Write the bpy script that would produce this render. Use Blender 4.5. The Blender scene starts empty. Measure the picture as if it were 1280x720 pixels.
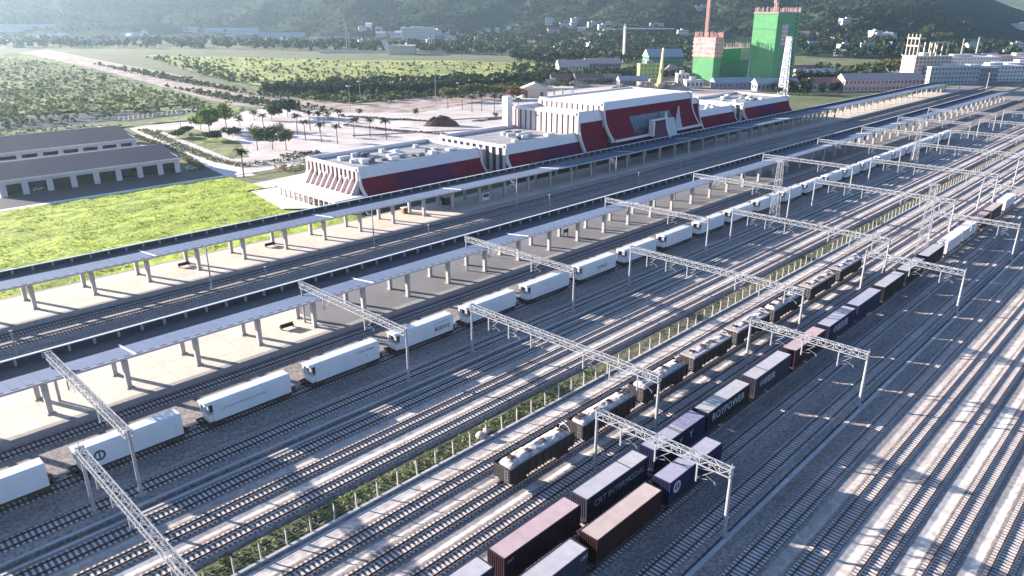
import bpy, math, random
from mathutils import Vector, noise as mnoise
random.seed(7)
R = math.radians
scene = bpy.context.scene
COL = scene.collection

# ------------------------------------------------------------------ camera, sky, sun, exposure
CAMZ = 55.5
FPX, VX, VY = 915.0, 1585.0, 18.0
PITCH = math.atan((360 - VY) / FPX)
CP, SP = math.cos(PITCH), math.sin(PITCH)
PSI = math.atan((VX - 640) / (FPX * CP + (360 - VY) * SP))
cam = bpy.data.cameras.new('camera')
cam.lens = FPX / 1280 * 36; cam.sensor_width = 36; cam.clip_start = 1; cam.clip_end = 20000
camo = bpy.data.objects.new('camera', cam); COL.objects.link(camo)
camo.location = (0, 0, CAMZ)
camo.rotation_euler = (math.pi/2 - PITCH, 0, PSI - math.pi/2)
scene.camera = camo

SUN_EL = R(12.9)
SUN_AZ = math.atan2(-0.42, 1.0)          # clockwise from +Y
world = bpy.data.worlds.new('World'); scene.world = world; world.use_nodes = True
wn = world.node_tree.nodes; wl = world.node_tree.links
bg = wn['Background']
sky = wn.new('ShaderNodeTexSky'); sky.sky_type = 'NISHITA'; sky.sun_disc = False
sky.sun_elevation = SUN_EL; sky.sun_rotation = SUN_AZ % (2*math.pi)
sky.altitude = 600; sky.air_density = 0.8; sky.dust_density = 0.25; sky.ozone_density = 3.5
tint = wn.new('ShaderNodeMix'); tint.data_type = 'RGBA'; tint.blend_type = 'MULTIPLY'; tint.inputs['Factor'].default_value = 1
tint.inputs['B'].default_value = (1.14, .95, .88, 1)
wl.new(sky.outputs[0], tint.inputs['A']); wl.new(tint.outputs['Result'], bg.inputs[0]); bg.inputs[1].default_value = 0.078
sun = bpy.data.lights.new('sun', 'SUN'); sun.energy = 5.0; sun.angle = R(0.5); sun.color = (1.0, 0.88, 0.77)
suno = bpy.data.objects.new('sun', sun); COL.objects.link(suno)
sd = Vector((math.sin(SUN_AZ)*math.cos(SUN_EL), math.cos(SUN_AZ)*math.cos(SUN_EL), math.sin(SUN_EL)))
suno.rotation_euler = sd.to_track_quat('Z', 'Y').to_euler()
vs = scene.view_settings
vs.view_transform = 'Standard'; vs.look = 'None'; vs.gamma = 1.0; vs.use_curve_mapping = False
vs.exposure = 2.2

# ------------------------------------------------------------------ survey helpers: photo position -> place on the ground
def ray(u, v):
    F = FPX*CP - (v-360)*SP; Rr = u-640; Z = -(FPX*SP + (v-360)*CP)
    return (F*math.cos(PSI) + Rr*math.sin(PSI), F*math.sin(PSI) - Rr*math.cos(PSI), Z)
def G(u, v, z=0.0):
    r = ray(u, v); t = (z-CAMZ)/r[2]
    return (r[0]*t, r[1]*t)
def pixv(X, Y, Z):
    F = X*math.cos(PSI)+Y*math.sin(PSI); z = Z-CAMZ
    return 360 + FPX*(-(z*CP) - F*SP)/(F*CP - z*SP)
def zat(X, Y, v):
    lo, hi = -50, 600
    for _ in range(50):
        m = (lo+hi)/2
        if pixv(X, Y, m) > v: lo = m
        else: hi = m
    return lo

# ------------------------------------------------------------------ materials
MATS = {}
def mat(name, col, col2=None, rough=0.8, scale=1.0, amt=0.25, detail=6, bump=0.0, bscale=None, metal=0.0, big=0.0, spec=0.35, stretch=None, emit=None):
    if name in MATS: return MATS[name]
    m = bpy.data.materials.new(name); m.use_nodes = True; MATS[name] = m
    nt = m.node_tree; N = nt.nodes; L = nt.links
    b = N['Principled BSDF']
    b.inputs['Roughness'].default_value = rough; b.inputs['Metallic'].default_value = metal
    b.inputs['Specular IOR Level'].default_value = spec
    tc = N.new('ShaderNodeTexCoord')
    vec = tc.outputs['Object']
    if stretch:
        mp = N.new('ShaderNodeMapping'); mp.inputs['Scale'].default_value = stretch
        L.new(vec, mp.inputs[0]); vec = mp.outputs[0]
    if col2 is None: col2 = tuple(min(1, c*(1+amt)) for c in col); col1 = tuple(c*(1-amt) for c in col)
    else: col1 = col
    n = N.new('ShaderNodeTexNoise'); n.inputs['Scale'].default_value = scale; n.inputs['Detail'].default_value = detail
    n.inputs['Roughness'].default_value = 0.65
    L.new(vec, n.inputs['Vector'])
    cr = N.new('ShaderNodeValToRGB')
    cr.color_ramp.elements[0].position = 0.33; cr.color_ramp.elements[1].position = 0.67
    cr.color_ramp.elements[0].color = (*col1, 1); cr.color_ramp.elements[1].color = (*col2, 1)
    L.new(n.outputs['Fac'], cr.inputs[0])
    out = cr.outputs[0]
    if big:
        n2 = N.new('ShaderNodeTexNoise'); n2.inputs['Scale'].default_value = scale*0.12; n2.inputs['Detail'].default_value = 4
        L.new(vec, n2.inputs['Vector'])
        mr = N.new('ShaderNodeMapRange'); mr.inputs[1].default_value = 0.3; mr.inputs[2].default_value = 0.7
        mr.inputs[3].default_value = 1-big; mr.inputs[4].default_value = 1+big
        L.new(n2.outputs['Fac'], mr.inputs[0])
        mx = N.new('ShaderNodeVectorMath'); mx.operation = 'SCALE'
        L.new(out, mx.inputs[0]); L.new(mr.outputs[0], mx.inputs['Scale']); out = mx.outputs[0]
    L.new(out, b.inputs['Base Color'])
    if bump:
        n3 = N.new('ShaderNodeTexNoise'); n3.inputs['Scale'].default_value = bscale or scale*3; n3.inputs['Detail'].default_value = 5
        L.new(vec, n3.inputs['Vector'])
        bp = N.new('ShaderNodeBump'); bp.inputs['Strength'].default_value = 0.8; bp.inputs['Distance'].default_value = bump
        L.new(n3.outputs['Fac'], bp.inputs['Height']); L.new(bp.outputs[0], b.inputs['Normal'])
    return m

def leafmat(name, c1, c2, scale=0.6):
    if name in MATS: return MATS[name]
    m = bpy.data.materials.new(name); m.use_nodes = True; MATS[name] = m
    nt = m.node_tree; N = nt.nodes; L = nt.links
    b = N['Principled BSDF']; b.inputs['Roughness'].default_value = 0.6; b.inputs['Specular IOR Level'].default_value = 0.2
    tc = N.new('ShaderNodeTexCoord'); n = N.new('ShaderNodeTexNoise'); n.inputs['Scale'].default_value = scale; n.inputs['Detail'].default_value = 3
    L.new(tc.outputs['Object'], n.inputs['Vector'])
    cr = N.new('ShaderNodeValToRGB'); cr.color_ramp.elements[0].position = .35; cr.color_ramp.elements[1].position = .65
    cr.color_ramp.elements[0].color = (*c1, 1); cr.color_ramp.elements[1].color = (*c2, 1)
    L.new(n.outputs['Fac'], cr.inputs[0])
    L.new(cr.outputs[0], b.inputs['Base Color'])
    tr = N.new('ShaderNodeBsdfTranslucent'); L.new(cr.outputs[0], tr.inputs['Color'])
    mx = N.new('ShaderNodeMixShader'); mx.inputs[0].default_value = 0.3
    L.new(b.outputs[0], mx.inputs[1]); L.new(tr.outputs[0], mx.inputs[2])
    L.new(mx.outputs[0], N['Material Output'].inputs['Surface'])
    return m

M_white = mat('white_painted_steel', (.31,.32,.34), amt=.12, scale=1.5, rough=.45)
M_galv = mat('galvanised_steel', (.33,.34,.37), amt=.15, scale=2, rough=.5, metal=.3)
M_reefer = mat('white_reefer_panel', (.60,.62,.65), amt=.05, scale=.6, rough=.4, big=.05)
M_black = mat('black_rubber', (.02,.02,.022), amt=.3, scale=2, rough=.7)
M_dark = mat('dark_painted_steel', (.025,.022,.026), amt=.35, scale=2, rough=.6)
M_rust = mat('rusty_steel', (.055,.032,.03), amt=.3, scale=3, rough=.8)
M_conc = mat('pale_concrete', (.42,.40,.38), amt=.12, scale=1.2, rough=.85, big=.12)
M_concd = mat('grey_concrete', (.26,.25,.25), amt=.15, scale=.8, rough=.85, big=.15)
M_glassd = mat('dark_window_glass', (.035,.05,.065), amt=.3, scale=.4, rough=.15, spec=.8)

# ------------------------------------------------------------------ mesh builder
class MB:
    def __init__(s): s.v = []; s.f = []
    def quad(s, a, b, c, d):
        n = len(s.v); s.v += [a, b, c, d]; s.f.append((n, n+1, n+2, n+3)); return s
    def poly(s, pts):
        n = len(s.v); s.v += list(pts); s.f.append(tuple(range(n, n+len(pts)))); return s
    def box(s, x0, x1, y0, y1, z0, z1, bottom=True):
        n = len(s.v)
        s.v += [(x0,y0,z0),(x1,y0,z0),(x1,y1,z0),(x0,y1,z0),(x0,y0,z1),(x1,y0,z1),(x1,y1,z1),(x0,y1,z1)]
        F = [(4,5,6,7),(0,1,5,4),(1,2,6,5),(2,3,7,6),(3,0,4,7)]
        if bottom: F.append((3,2,1,0))
        s.f += [tuple(n+i for i in q) for q in F]; return s
    def bar(s, p, q, w, h=None, seg=4, w2=None):
        p = Vector(p); q = Vector(q); d = (q-p)
        if d.length < 1e-6: return s
        d.normalize()
        up = Vector((0,0,1)) if abs(d.z) < .95 else Vector((1,0,0))
        a = d.cross(up).normalized(); b = a.cross(d).normalized()
        h = h or w; w2 = w2 or w
        n = len(s.v)
        for (c, k) in ((p, 1.0), (q, w2/w)):
            for i in range(seg):
                t = 2*math.pi*(i+.5)/seg
                rr = math.sqrt(2)/2 if seg == 4 else .5
                s.v.append(tuple(c + a*math.cos(t)*w*rr*k + b*math.sin(t)*h*rr*k))
        for i in range(seg):
            j = (i+1) % seg
            s.f.append((n+i, n+j, n+seg+j, n+seg+i))
        s.f.append(tuple(n+i for i in range(seg))[::-1]); s.f.append(tuple(n+seg+i for i in range(seg)))
        return s
    def prism(s, prof, axis, a0, a1, cap=True):
        """prof: list of 2D points; extrude along axis 'x' or 'y'."""
        n = len(s.v); k = len(prof)
        for a in (a0, a1):
            for (p, q) in prof:
                s.v.append((a, p, q) if axis == 'x' else (p, a, q))
        for i in range(k):
            j = (i+1) % k
            s.f.append((n+i, n+j, n+k+j, n+k+i))
        if cap:
            s.f.append(tuple(n+i for i in range(k))[::-1]); s.f.append(tuple(n+k+i for i in range(k)))
        return s
    def build(s, name, material, parent=None, smooth=False):
        me = bpy.data.meshes.new(name); me.from_pydata([tuple(p) for p in s.v], [], s.f)
        me.materials.append(material); me.update()
        if smooth:
            for p in me.polygons: p.use_smooth = True
        o = bpy.data.objects.new(name, me); COL.objects.link(o)
        if parent: o.parent = parent
        return o
def tag(o, label=None, cat=None, group=None, kind=None):
    if label: o['label'] = label
    if cat: o['category'] = cat
    if group: o['group'] = group
    if kind: o['kind'] = kind
    return o
def empty(name, loc=(0,0,0), rz=0, label=None, cat=None, group=None):
    o = bpy.data.objects.new(name, None); COL.objects.link(o); o.location = loc; o.rotation_euler = (0,0,rz)
    o.empty_display_size = .5
    return tag(o, label, cat, group)
KIDS = {}
def copy_tree(src, parent=None):
    c = src.copy(); COL.objects.link(c); c.parent = parent
    for ch in list(src.children): copy_tree(ch, c)
    return c
def setmat(o, m):
    o.material_slots[0].link = 'OBJECT'; o.material_slots[0].material = m
def struct(o): o['kind'] = 'structure'; return o
ORD = ['first','second','third','fourth','fifth','sixth','seventh','eighth','ninth','tenth','eleventh','twelfth','thirteenth','fourteenth','fifteenth','sixteenth','seventeenth','eighteenth','nineteenth','twentieth','twenty-first','twenty-second','twenty-third','twenty-fourth','twenty-fifth','twenty-sixth','twenty-seventh','twenty-eighth','twenty-ninth','thirtieth']
def nth(i): return ORD[i]

# ------------------------------------------------------------------ terrain
def fbm(x, y, s, o=4, seed=0.0):
    return mnoise.fractal(Vector((x/s, y/s, seed)), 1.0, 2.0, o)

def grid_mesh(name, x0, x1, y0, y1, res, fn, material, smooth=True):
    nx = max(2, int((x1-x0)/res)+1); ny = max(2, int((y1-y0)/res)+1)
    vv = []; ff = []
    for j in range(ny):
        y = y0+(y1-y0)*j/(ny-1)
        for i in range(nx):
            x = x0+(x1-x0)*i/(nx-1); vv.append((x, y, fn(x, y)))
    for j in range(ny-1):
        for i in range(nx-1):
            a = j*nx+i; ff.append((a, a+1, a+nx+1, a+nx))
    b = MB(); b.v = vv; b.f = ff
    return b.build(name, material, smooth=smooth)

M_ground = mat('scrub_ground', (.07,.10,.035), (.15,.15,.075), scale=.02, rough=.95, detail=10, big=.3, bump=.6, bscale=.15)
gx = [-9000, 12000]
prof = [(-9000,-.55),(-26,-.55),(-25,-.9),(150,-.9),(173.0,-.9),(173.3,-.05),(12000,-.05)]
b = MB()
for (y0,z0),(y1,z1) in zip(prof[:-1], prof[1:]):
    b.quad((gx[0],y0,z0),(gx[1],y0,z0),(gx[1],y1,z1),(gx[0],y1,z1))
struct(b.build('ground', M_ground))

# rail yard bed: one profile across the yard, carried along the tracks
TRACKS = [-3.8, 1.2, 6.1, 11.05, 16.0, 20.95, 25.9, 32.35, 38.0, 43.05, 49.5, 54.4, 59.35, 70.0, 75.0, 79.7, 86.8, 94.8, 107.4, 129.4, 147.2, 152.5]
def yard_profile():
    pts = []
    edges = []
    for t in TRACKS:
        edges.append((t-2.4, -.13)); edges.append((t-1.62, -.03)); edges.append((t+1.62, -.03)); edges.append((t+2.4, -.13))
    edges = [(-30, -.13)] + edges + [(173.5, -.13)]
    ex = [(29.31,-.13),(29.9,-.13),(29.91,-.45),(30.25,-.45),(30.26,-.13),
          (62.6,-.13),(63.9,-.13),(64.2,-.16),(67.6,-.16),(67.7,-.5),(68.2,-.5),(68.3,-.13),
          (81.55,-.13),(82.0,-.13),(82.05,-.6),(83.35,-.6),(83.4,-.13),(83.8,-.13)]
    allp = sorted(edges+ex)
    # remove shoulder points that overlap between close tracks
    out = []
    for p in allp:
        if out and p[0]-out[-1][0] < 1e-6: continue
        out.append(p)
    return out
YP = yard_profile()

def ballast_material():
    m = bpy.data.materials.new('yard_ballast'); m.use_nodes = True
    nt = m.node_tree; N = nt.nodes; L = nt.links; b = N['Principled BSDF']
    b.inputs['Roughness'].default_value = .92; b.inputs['Specular IOR Level'].default_value = .25
    tc = N.new('ShaderNodeTexCoord'); sep = N.new('ShaderNodeSeparateXYZ'); L.new(tc.outputs['Object'], sep.inputs[0])
    def noise(scale, detail=4, stretch=None):
        n = N.new('ShaderNodeTexNoise'); n.inputs['Scale'].default_value = scale; n.inputs['Detail'].default_value = detail
        if stretch:
            mp = N.new('ShaderNodeMapping'); mp.inputs['Scale'].default_value = stretch; L.new(tc.outputs['Object'], mp.inputs[0]); L.new(mp.outputs[0], n.inputs['Vector'])
        else: L.new(tc.outputs['Object'], n.inputs['Vector'])
        return n.outputs['Fac']
    def math_(op, a, bb=None, c=None):
        n = N.new('ShaderNodeMath'); n.operation = op
        for i, x in enumerate((a, bb, c)):
            if x is None: continue
            if isinstance(x, (int, float)): n.inputs[i].default_value = x
            else: L.new(x, n.inputs[i])
        return n.outputs[0]
    wob = math_('MULTIPLY', math_('SUBTRACT', noise(.8, 7), .5), .4)
    y = math_('ADD', sep.outputs[1], wob)
    def ramp(items, src=None):
        # band: max over items of w*smooth(1-|y-c|/hw)
        acc = None
        for (c, hw, amp) in items:
            d = math_('ABSOLUTE', math_('SUBTRACT', src or y, c))
            t = math_('MULTIPLY', math_('SMOOTH_MIN', math_('MULTIPLY', math_('MAXIMUM', math_('SUBTRACT', hw, d), 0.0), 6.0), 1.0, .2), amp)
            acc = t if acc is None else math_('MAXIMUM', acc, t)
        return acc
    paths = [(-1.3,.7,.8),(3.6,.7,.8),(8.5,.75,1),(13.4,.85,1),(18.4,1.05,.8),(23.4,.8,.55),(46.4,.9,.5),(51.9,.65,.9),(56.9,.6,.8),(62.2,1.1,.95),(72.5,.75,1),(77.3,.75,.6),(88.9,.5,.35)]
    pathf = ramp(paths)
    gravel = noise(2.6, 10)
    cr = N.new('ShaderNodeValToRGB'); cr.color_ramp.elements[0].position = .35; cr.color_ramp.elements[1].position = .66
    cr.color_ramp.elements[0].color = (.16,.14,.135,1); cr.color_ramp.elements[1].color = (.33,.30,.285,1)
    L.new(gravel, cr.inputs[0])
    # rust brown bed close to the rails
    bedf = ramp([(t, 1.45, 1.0) for t in TRACKS])
    rustc = N.new('ShaderNodeMix'); rustc.data_type = 'RGBA'
    L.new(math_('MULTIPLY', bedf, .75), rustc.inputs['Factor']); L.new(cr.outputs[0], rustc.inputs['A']); rustc.inputs['B'].default_value = (.14,.105,.09,1)
    pm = N.new('ShaderNodeMix'); pm.data_type = 'RGBA'
    pc = N.new('ShaderNodeValToRGB'); pc.color_ramp.elements[0].color = (.34,.31,.29,1); pc.color_ramp.elements[1].color = (.60,.56,.53,1)
    pc.color_ramp.elements[0].position = .3; pc.color_ramp.elements[1].position = .6
    L.new(noise(.9, 6), pc.inputs[0])
    brk = math_('MULTIPLY', pathf, math_('MINIMUM', math_('ADD', math_('MULTIPLY', noise(.12, 4), 1.6), .15), 1.0))
    L.new(brk, pm.inputs['Factor']); L.new(rustc.outputs['Result'], pm.inputs['A']); L.new(pc.outputs[0], pm.inputs['B'])
    # broad stains
    st = N.new('ShaderNodeMapRange'); st.inputs[1].default_value=.3; st.inputs[2].default_value=.7; st.inputs[3].default_value=.78; st.inputs[4].default_value=1.2
    L.new(noise(1.0, 5, (.05,.4,1)), st.inputs[0])
    sc = N.new('ShaderNodeVectorMath'); sc.operation='SCALE'; L.new(pm.outputs['Result'], sc.inputs[0]); L.new(st.outputs[0], sc.inputs['Scale'])
    # tan, dry, weedy strip between the main platforms
    wf = ramp([(135.5, 6.2, .9)]); vf = ramp([(65.9,1.75,.9)])
    tan = N.new('ShaderNodeValToRGB'); tan.color_ramp.elements[0].color=(.13,.13,.07,1); tan.color_ramp.elements[1].color=(.40,.36,.30,1)
    tan.color_ramp.elements[0].position=.4; tan.color_ramp.elements[1].position=.6
    L.new(noise(.16,6), tan.inputs[0])
    fm = N.new('ShaderNodeMix'); fm.data_type='RGBA'; L.new(wf, fm.inputs['Factor']); L.new(sc.outputs[0], fm.inputs['A']); L.new(tan.outputs[0], fm.inputs['B'])
    ol = N.new('ShaderNodeValToRGB'); ol.color_ramp.elements[0].color=(.035,.045,.02,1); ol.color_ramp.elements[1].color=(.16,.15,.08,1)
    ol.color_ramp.elements[0].position=.4; ol.color_ramp.elements[1].position=.65; L.new(noise(.9,6), ol.inputs[0])
    fm2 = N.new('ShaderNodeMix'); fm2.data_type='RGBA'; L.new(vf, fm2.inputs['Factor']); L.new(fm.outputs['Result'], fm2.inputs['A']); L.new(ol.outputs[0], fm2.inputs['B'])
    L.new(fm2.outputs['Result'], b.inputs['Base Color'])
    bp = N.new('ShaderNodeBump'); bp.inputs['Strength'].default_value = .6; bp.inputs['Distance'].default_value = .022
    L.new(noise(5.0, 6), bp.inputs['Height']); L.new(bp.outputs[0], b.inputs['Normal'])
    return m
M_ballast = ballast_material()
b = MB(); X0, X1 = -60, 1500
for (y0,z0),(y1,z1) in zip(YP[:-1], YP[1:]):
    b.quad((X0,y0,z0),(X1,y0,z0),(X1,y1,z1),(X0,y1,z1))
struct(b.build('ballast_bed', M_ballast))

# kerbs of the drains, in concrete, standing a little proud
M_kerb = mat('kerb_concrete', (.40,.41,.43), amt=.15, scale=1.5, rough=.8, big=.15)
for nm, (ya, yb, z0, z1) in {'drain_kerb': (29.32,29.88,-.5,-.08)}.items():
    struct(MB().box(-40,900,ya,yb,z0,z1).build(nm, M_kerb))
struct(MB().box(-40,900,81.6,81.98,-.6,.02).box(-40,900,83.42,83.8,-.6,.02).build('drain_kerb', M_kerb))
struct(MB().box(-40,900,63.75,64.15,-.4,.12).build('trough_kerb', M_kerb))

# ------------------------------------------------------------------ tracks
M_rail = mat('worn_rail', (.07,.055,.05), amt=.25, scale=4, rough=.45, metal=.6)
M_sleeper = mat('sleeper_concrete', (.52,.48,.48), amt=.2, scale=1.1, rough=.9, big=.15)
railprof = [(-.075,0),(.075,0),(.02,.03),(.02,.12),(.038,.13),(.038,.17),(-.038,.17),(-.038,.13),(-.02,.12),(-.02,.03)]
SLEEP = {}
def sleepers_mesh(x0, x1):
    b = MB(); x = x0
    rr = random.Random(3)
    while x < x1:
        dx = rr.uniform(-.02,.02); dz = rr.uniform(-.008,.008)
        b.box(x+dx-.14, x+dx+.14, -1.28, 1.28, -.12, .035+dz, bottom=False); x += .6 if x < 420 else 1.2
    return b
def near_x(y):   # first x along a track at this y that the frame can show, generously
    return {True: -8}.get(y > 60, max(-8, 70-1.4*y))
for i, y in enumerate(TRACKS):
    x0 = near_x(y)
    r0 = empty('railway_track', (0, y, 0)); struct(r0)
    for sgn in (-1, 1):
        MB().prism([(p+sgn*.7525, q+.03) for p, q in railprof], 'x', x0, 1300).build('rail', M_rail, r0)
    sleepers_mesh(x0, 560).build('sleepers', M_sleeper, r0)

# ------------------------------------------------------------------ platforms
def plat_mat():
    m = mat('platform_paving', (.66,.58,.50), amt=.06, scale=.9, rough=.75, big=.1)
    return m
M_plat = plat_mat()
M_platshade = mat('platform_paving_shaded', (.19,.19,.20), amt=.08, scale=.9, rough=.7, big=.1)  # darker copy of the paving colour, carries painted shade
M_edge = mat('platform_edge_stone', (.30,.28,.28), amt=.12, scale=1.2, rough=.8)
def platform(name, y0, y1, x1, split):
    root = empty(name); struct(root)
    MB().box(-45, x1, y0+.9, y1-.9, -.9, 1.0).build('paving', M_plat, root)
    MB().box(-45, x1, y0, y0+.9, -.9, 1.0).box(-45, x1, y1-.9, y1, -.9, 1.0).build('platform_edge', M_edge, root)
    # fine expansion joints
    j = MB(); x = -40
    while x < 330:
        j.box(x, x+.05, y0+.9, y1-.9, .98, 1.003, bottom=False); x += 6
    for k in range(1, 4):
        yy = y0+.9+(y1-y0-1.8)*k/4
        j.box(-45, 330, yy, yy+.05, .98, 1.004, bottom=False)
    j.build('expansion_joint', M_edge, root)
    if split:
        MB().box(split, x1-1, y0+.95, y1-.95, .9, 1.008).build('shaded_paving', M_platshade, root)  # shaded stretch of the island platform, painted as darker paving
    MB().box(-45, x1, y0+1.05, y0+1.2, .9, 1.012).box(-45, x1, y1-1.2, y1-1.05, .9, 1.012).build('safety_line', mat('safety_line', (.55,.52,.40), amt=.1), root)
    return root
platform('platform', 154.4, 172.0, 660, None)
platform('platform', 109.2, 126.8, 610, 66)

# ------------------------------------------------------------------ canopies
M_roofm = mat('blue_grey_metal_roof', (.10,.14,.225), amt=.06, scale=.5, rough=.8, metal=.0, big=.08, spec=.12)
M_roofshade = mat('shaded_metal_roof', (.06,.055,.07), amt=.12, scale=.6, rough=.6, metal=.0)  # rear wing lies in the parapet's shadow; that shade is in this colour
M_fascia = mat('white_metal_fascia', (.72,.72,.74), amt=.08, scale=.8, rough=.4)
M_colm = mat('canopy_column_paint', (.36,.34,.33), amt=.1, scale=.9, rough=.7)
def canopy(label, yr, zr, yv, zv, yf, zf, yc1, yc2, x1, grp):
    root = empty('platform_canopy', (0, yv, 0), label=label, cat='canopy', group=grp)
    X0 = -45
    def Y(y): return y - yv
    # front wing, valley, rear wing as thin slabs
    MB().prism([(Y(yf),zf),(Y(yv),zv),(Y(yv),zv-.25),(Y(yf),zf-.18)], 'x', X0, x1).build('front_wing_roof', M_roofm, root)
    MB().prism([(Y(yv)+.01,zv),(Y(yr),zv+.02),(Y(yr),zv-.2),(Y(yv)+.01,zv-.25)], 'x', X0, x1).build('rear_wing_roof', M_roofshade, root)
    MB().box(X0, x1, Y(yr)+.003, Y(yr)+.2, zv-.3, zr-.15).build('rear_parapet', mat('shaded_parapet_face', (.03,.03,.035), amt=.2), root)  # inner face is in shade, painted in as a near-black colour
    MB().box(X0, x1, Y(yr)-.12, Y(yr)+.32, zr-.147, zr).build('parapet_cap', M_fascia, root)
    MB().box(X0, x1, Y(yf)-.16, Y(yf)-.003, zf-.35, zf+.02).build('front_fascia', mat('lavender_fascia', (.42,.40,.44), amt=.08), root)
    # parapet brackets
    br = MB(); x = X0+2
    while x < min(x1, 420):
        br.prism([(x-.16,0),(x+.16,0),(x+.16,.62),(x-.16,.62)], 'y', 0, .01) if False else br.box(x-.17, x+.17, Y(yr)-.5, Y(yr)+.002, zv-.0, zr-.2)
        x += 3.66
    o = br.build('parapet_bracket', mat('bracket_grey', (.30,.28,.29), amt=.1), root); o['kind'] = 'stuff'
    # dark slots along the front gutter
    sl = MB(); x = X0+1; k = 0
    while x < min(x1, 450):
        w = .85
        sl.box(x, x+w, Y(yf)+.12, Y(yf)+.42, zf-.08, zf+.012); x += 1.83
    o = sl.build('gutter_slot', M_black, root); o['kind'] = 'stuff'
    # roof seams
    se = MB(); x = X0+.9
    while x < 260:
        se.prism([(Y(yf)+.5,zf-.02),(Y(yv)-.1,zv+.0),(Y(yv)-.1,zv+.035),(Y(yf)+.5,zf+.02)], 'x', x, x+.04); x += 1.83
    se.build('roof_seam', mat('roof_seam', (.09,.13,.215), amt=.05, rough=.8), root)
    # expansion joints
    x = 32.5 if yv < 130 else 54
    while x < 420:
        ej = MB()
        ej.prism([(Y(yf)-.1,zf+.01),(Y(yv),zv+.0),(Y(yv),zv+.1),(Y(yf)-.1,zf+.09)], 'x', x, x+.3)
        ej.box(x, x+.3, Y(yv)+.02, Y(yv)+1.0, zv+.0, zv+.1)
        ej.build('expansion_cover', M_fascia, root)
        x += 44
    # columns: two per frame and a cross beam
    cols = [(-1)]*0; xs = []; x = 42.5 - 11*8 if yv < 130 else 41.9 - 11*8
    while x < x1-4: xs.append(x); x += 11.0
    vis = [q for q in xs if q > -5]
    def column_mb(b, x, yc, out):
        z0, z1 = 1.0, zv-.55
        b.prism([(-.34,z0),(.34,z0),(.42,z1),(-.42,z1)], 'y', Y(yc)-.36, Y(yc)+.36)
        n = len(b.v)
        for i in range(n-8, n): b.v[i] = (b.v[i][0]+x, b.v[i][1], b.v[i][2])
        b.box(x-.55, x+.55, Y(yc)-.55, Y(yc)+.55, .98, 1.12)
        return b
    first = {}
    for k, x in enumerate(vis[:50]):
        for yc in (yc1, yc2):
            if yc not in first:
                o = column_mb(MB(), 0, yc, 1).build('column', M_colm, root); first[yc] = o; o.location = (x,0,0)
            else:
                o = first[yc].copy(); COL.objects.link(o); o.parent = root; o.location = (x,0,0)
    rest = [q for q in xs if q <= -5] + vis[50:]
    b = MB()
    for x in rest:
        for yc in (yc1, yc2): column_mb(b, x, yc, 1)
    o = b.build('far_column', M_colm, root); o['kind'] = 'stuff'
    b = MB()
    for x in xs:
        b.prism([(Y(yf)+1.2,zf-.5),(Y(yc2),zv-.75),(Y(yc1),zv-.75),(Y(yr)-1.0,zv-.6),(Y(yr)-1.0,zv-.26),(Y(yv),zv-.28),(Y(yf)+1.2,zf-.3)], 'x', x-.3, x+.3)
    o = b.build('cross_beam', M_colm, root); o['kind'] = 'stuff'
    for yy, zz in ((yf+1.5, zf-.35), (yc1, zv-.3), (yv-1.2, zv-.3)):
        MB().box(X0, x1, Y(yy)-.12, Y(yy)+.12, zz-.3, zz-.02).build('purlin', M_colm, root)
    return root
canopy('long blue-grey butterfly canopy on columns, beside the red-roofed station', 170.2, 7.2, 167.2, 6.2, 158.4, 7.1, 167.7, 161.0, 648, None)
canopy('long blue-grey butterfly canopy on columns, between the station tracks and the white train', 122.2, 7.35, 117.6, 6.25, 111.3, 7.05, 119.6, 113.5, 598, None)

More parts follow.
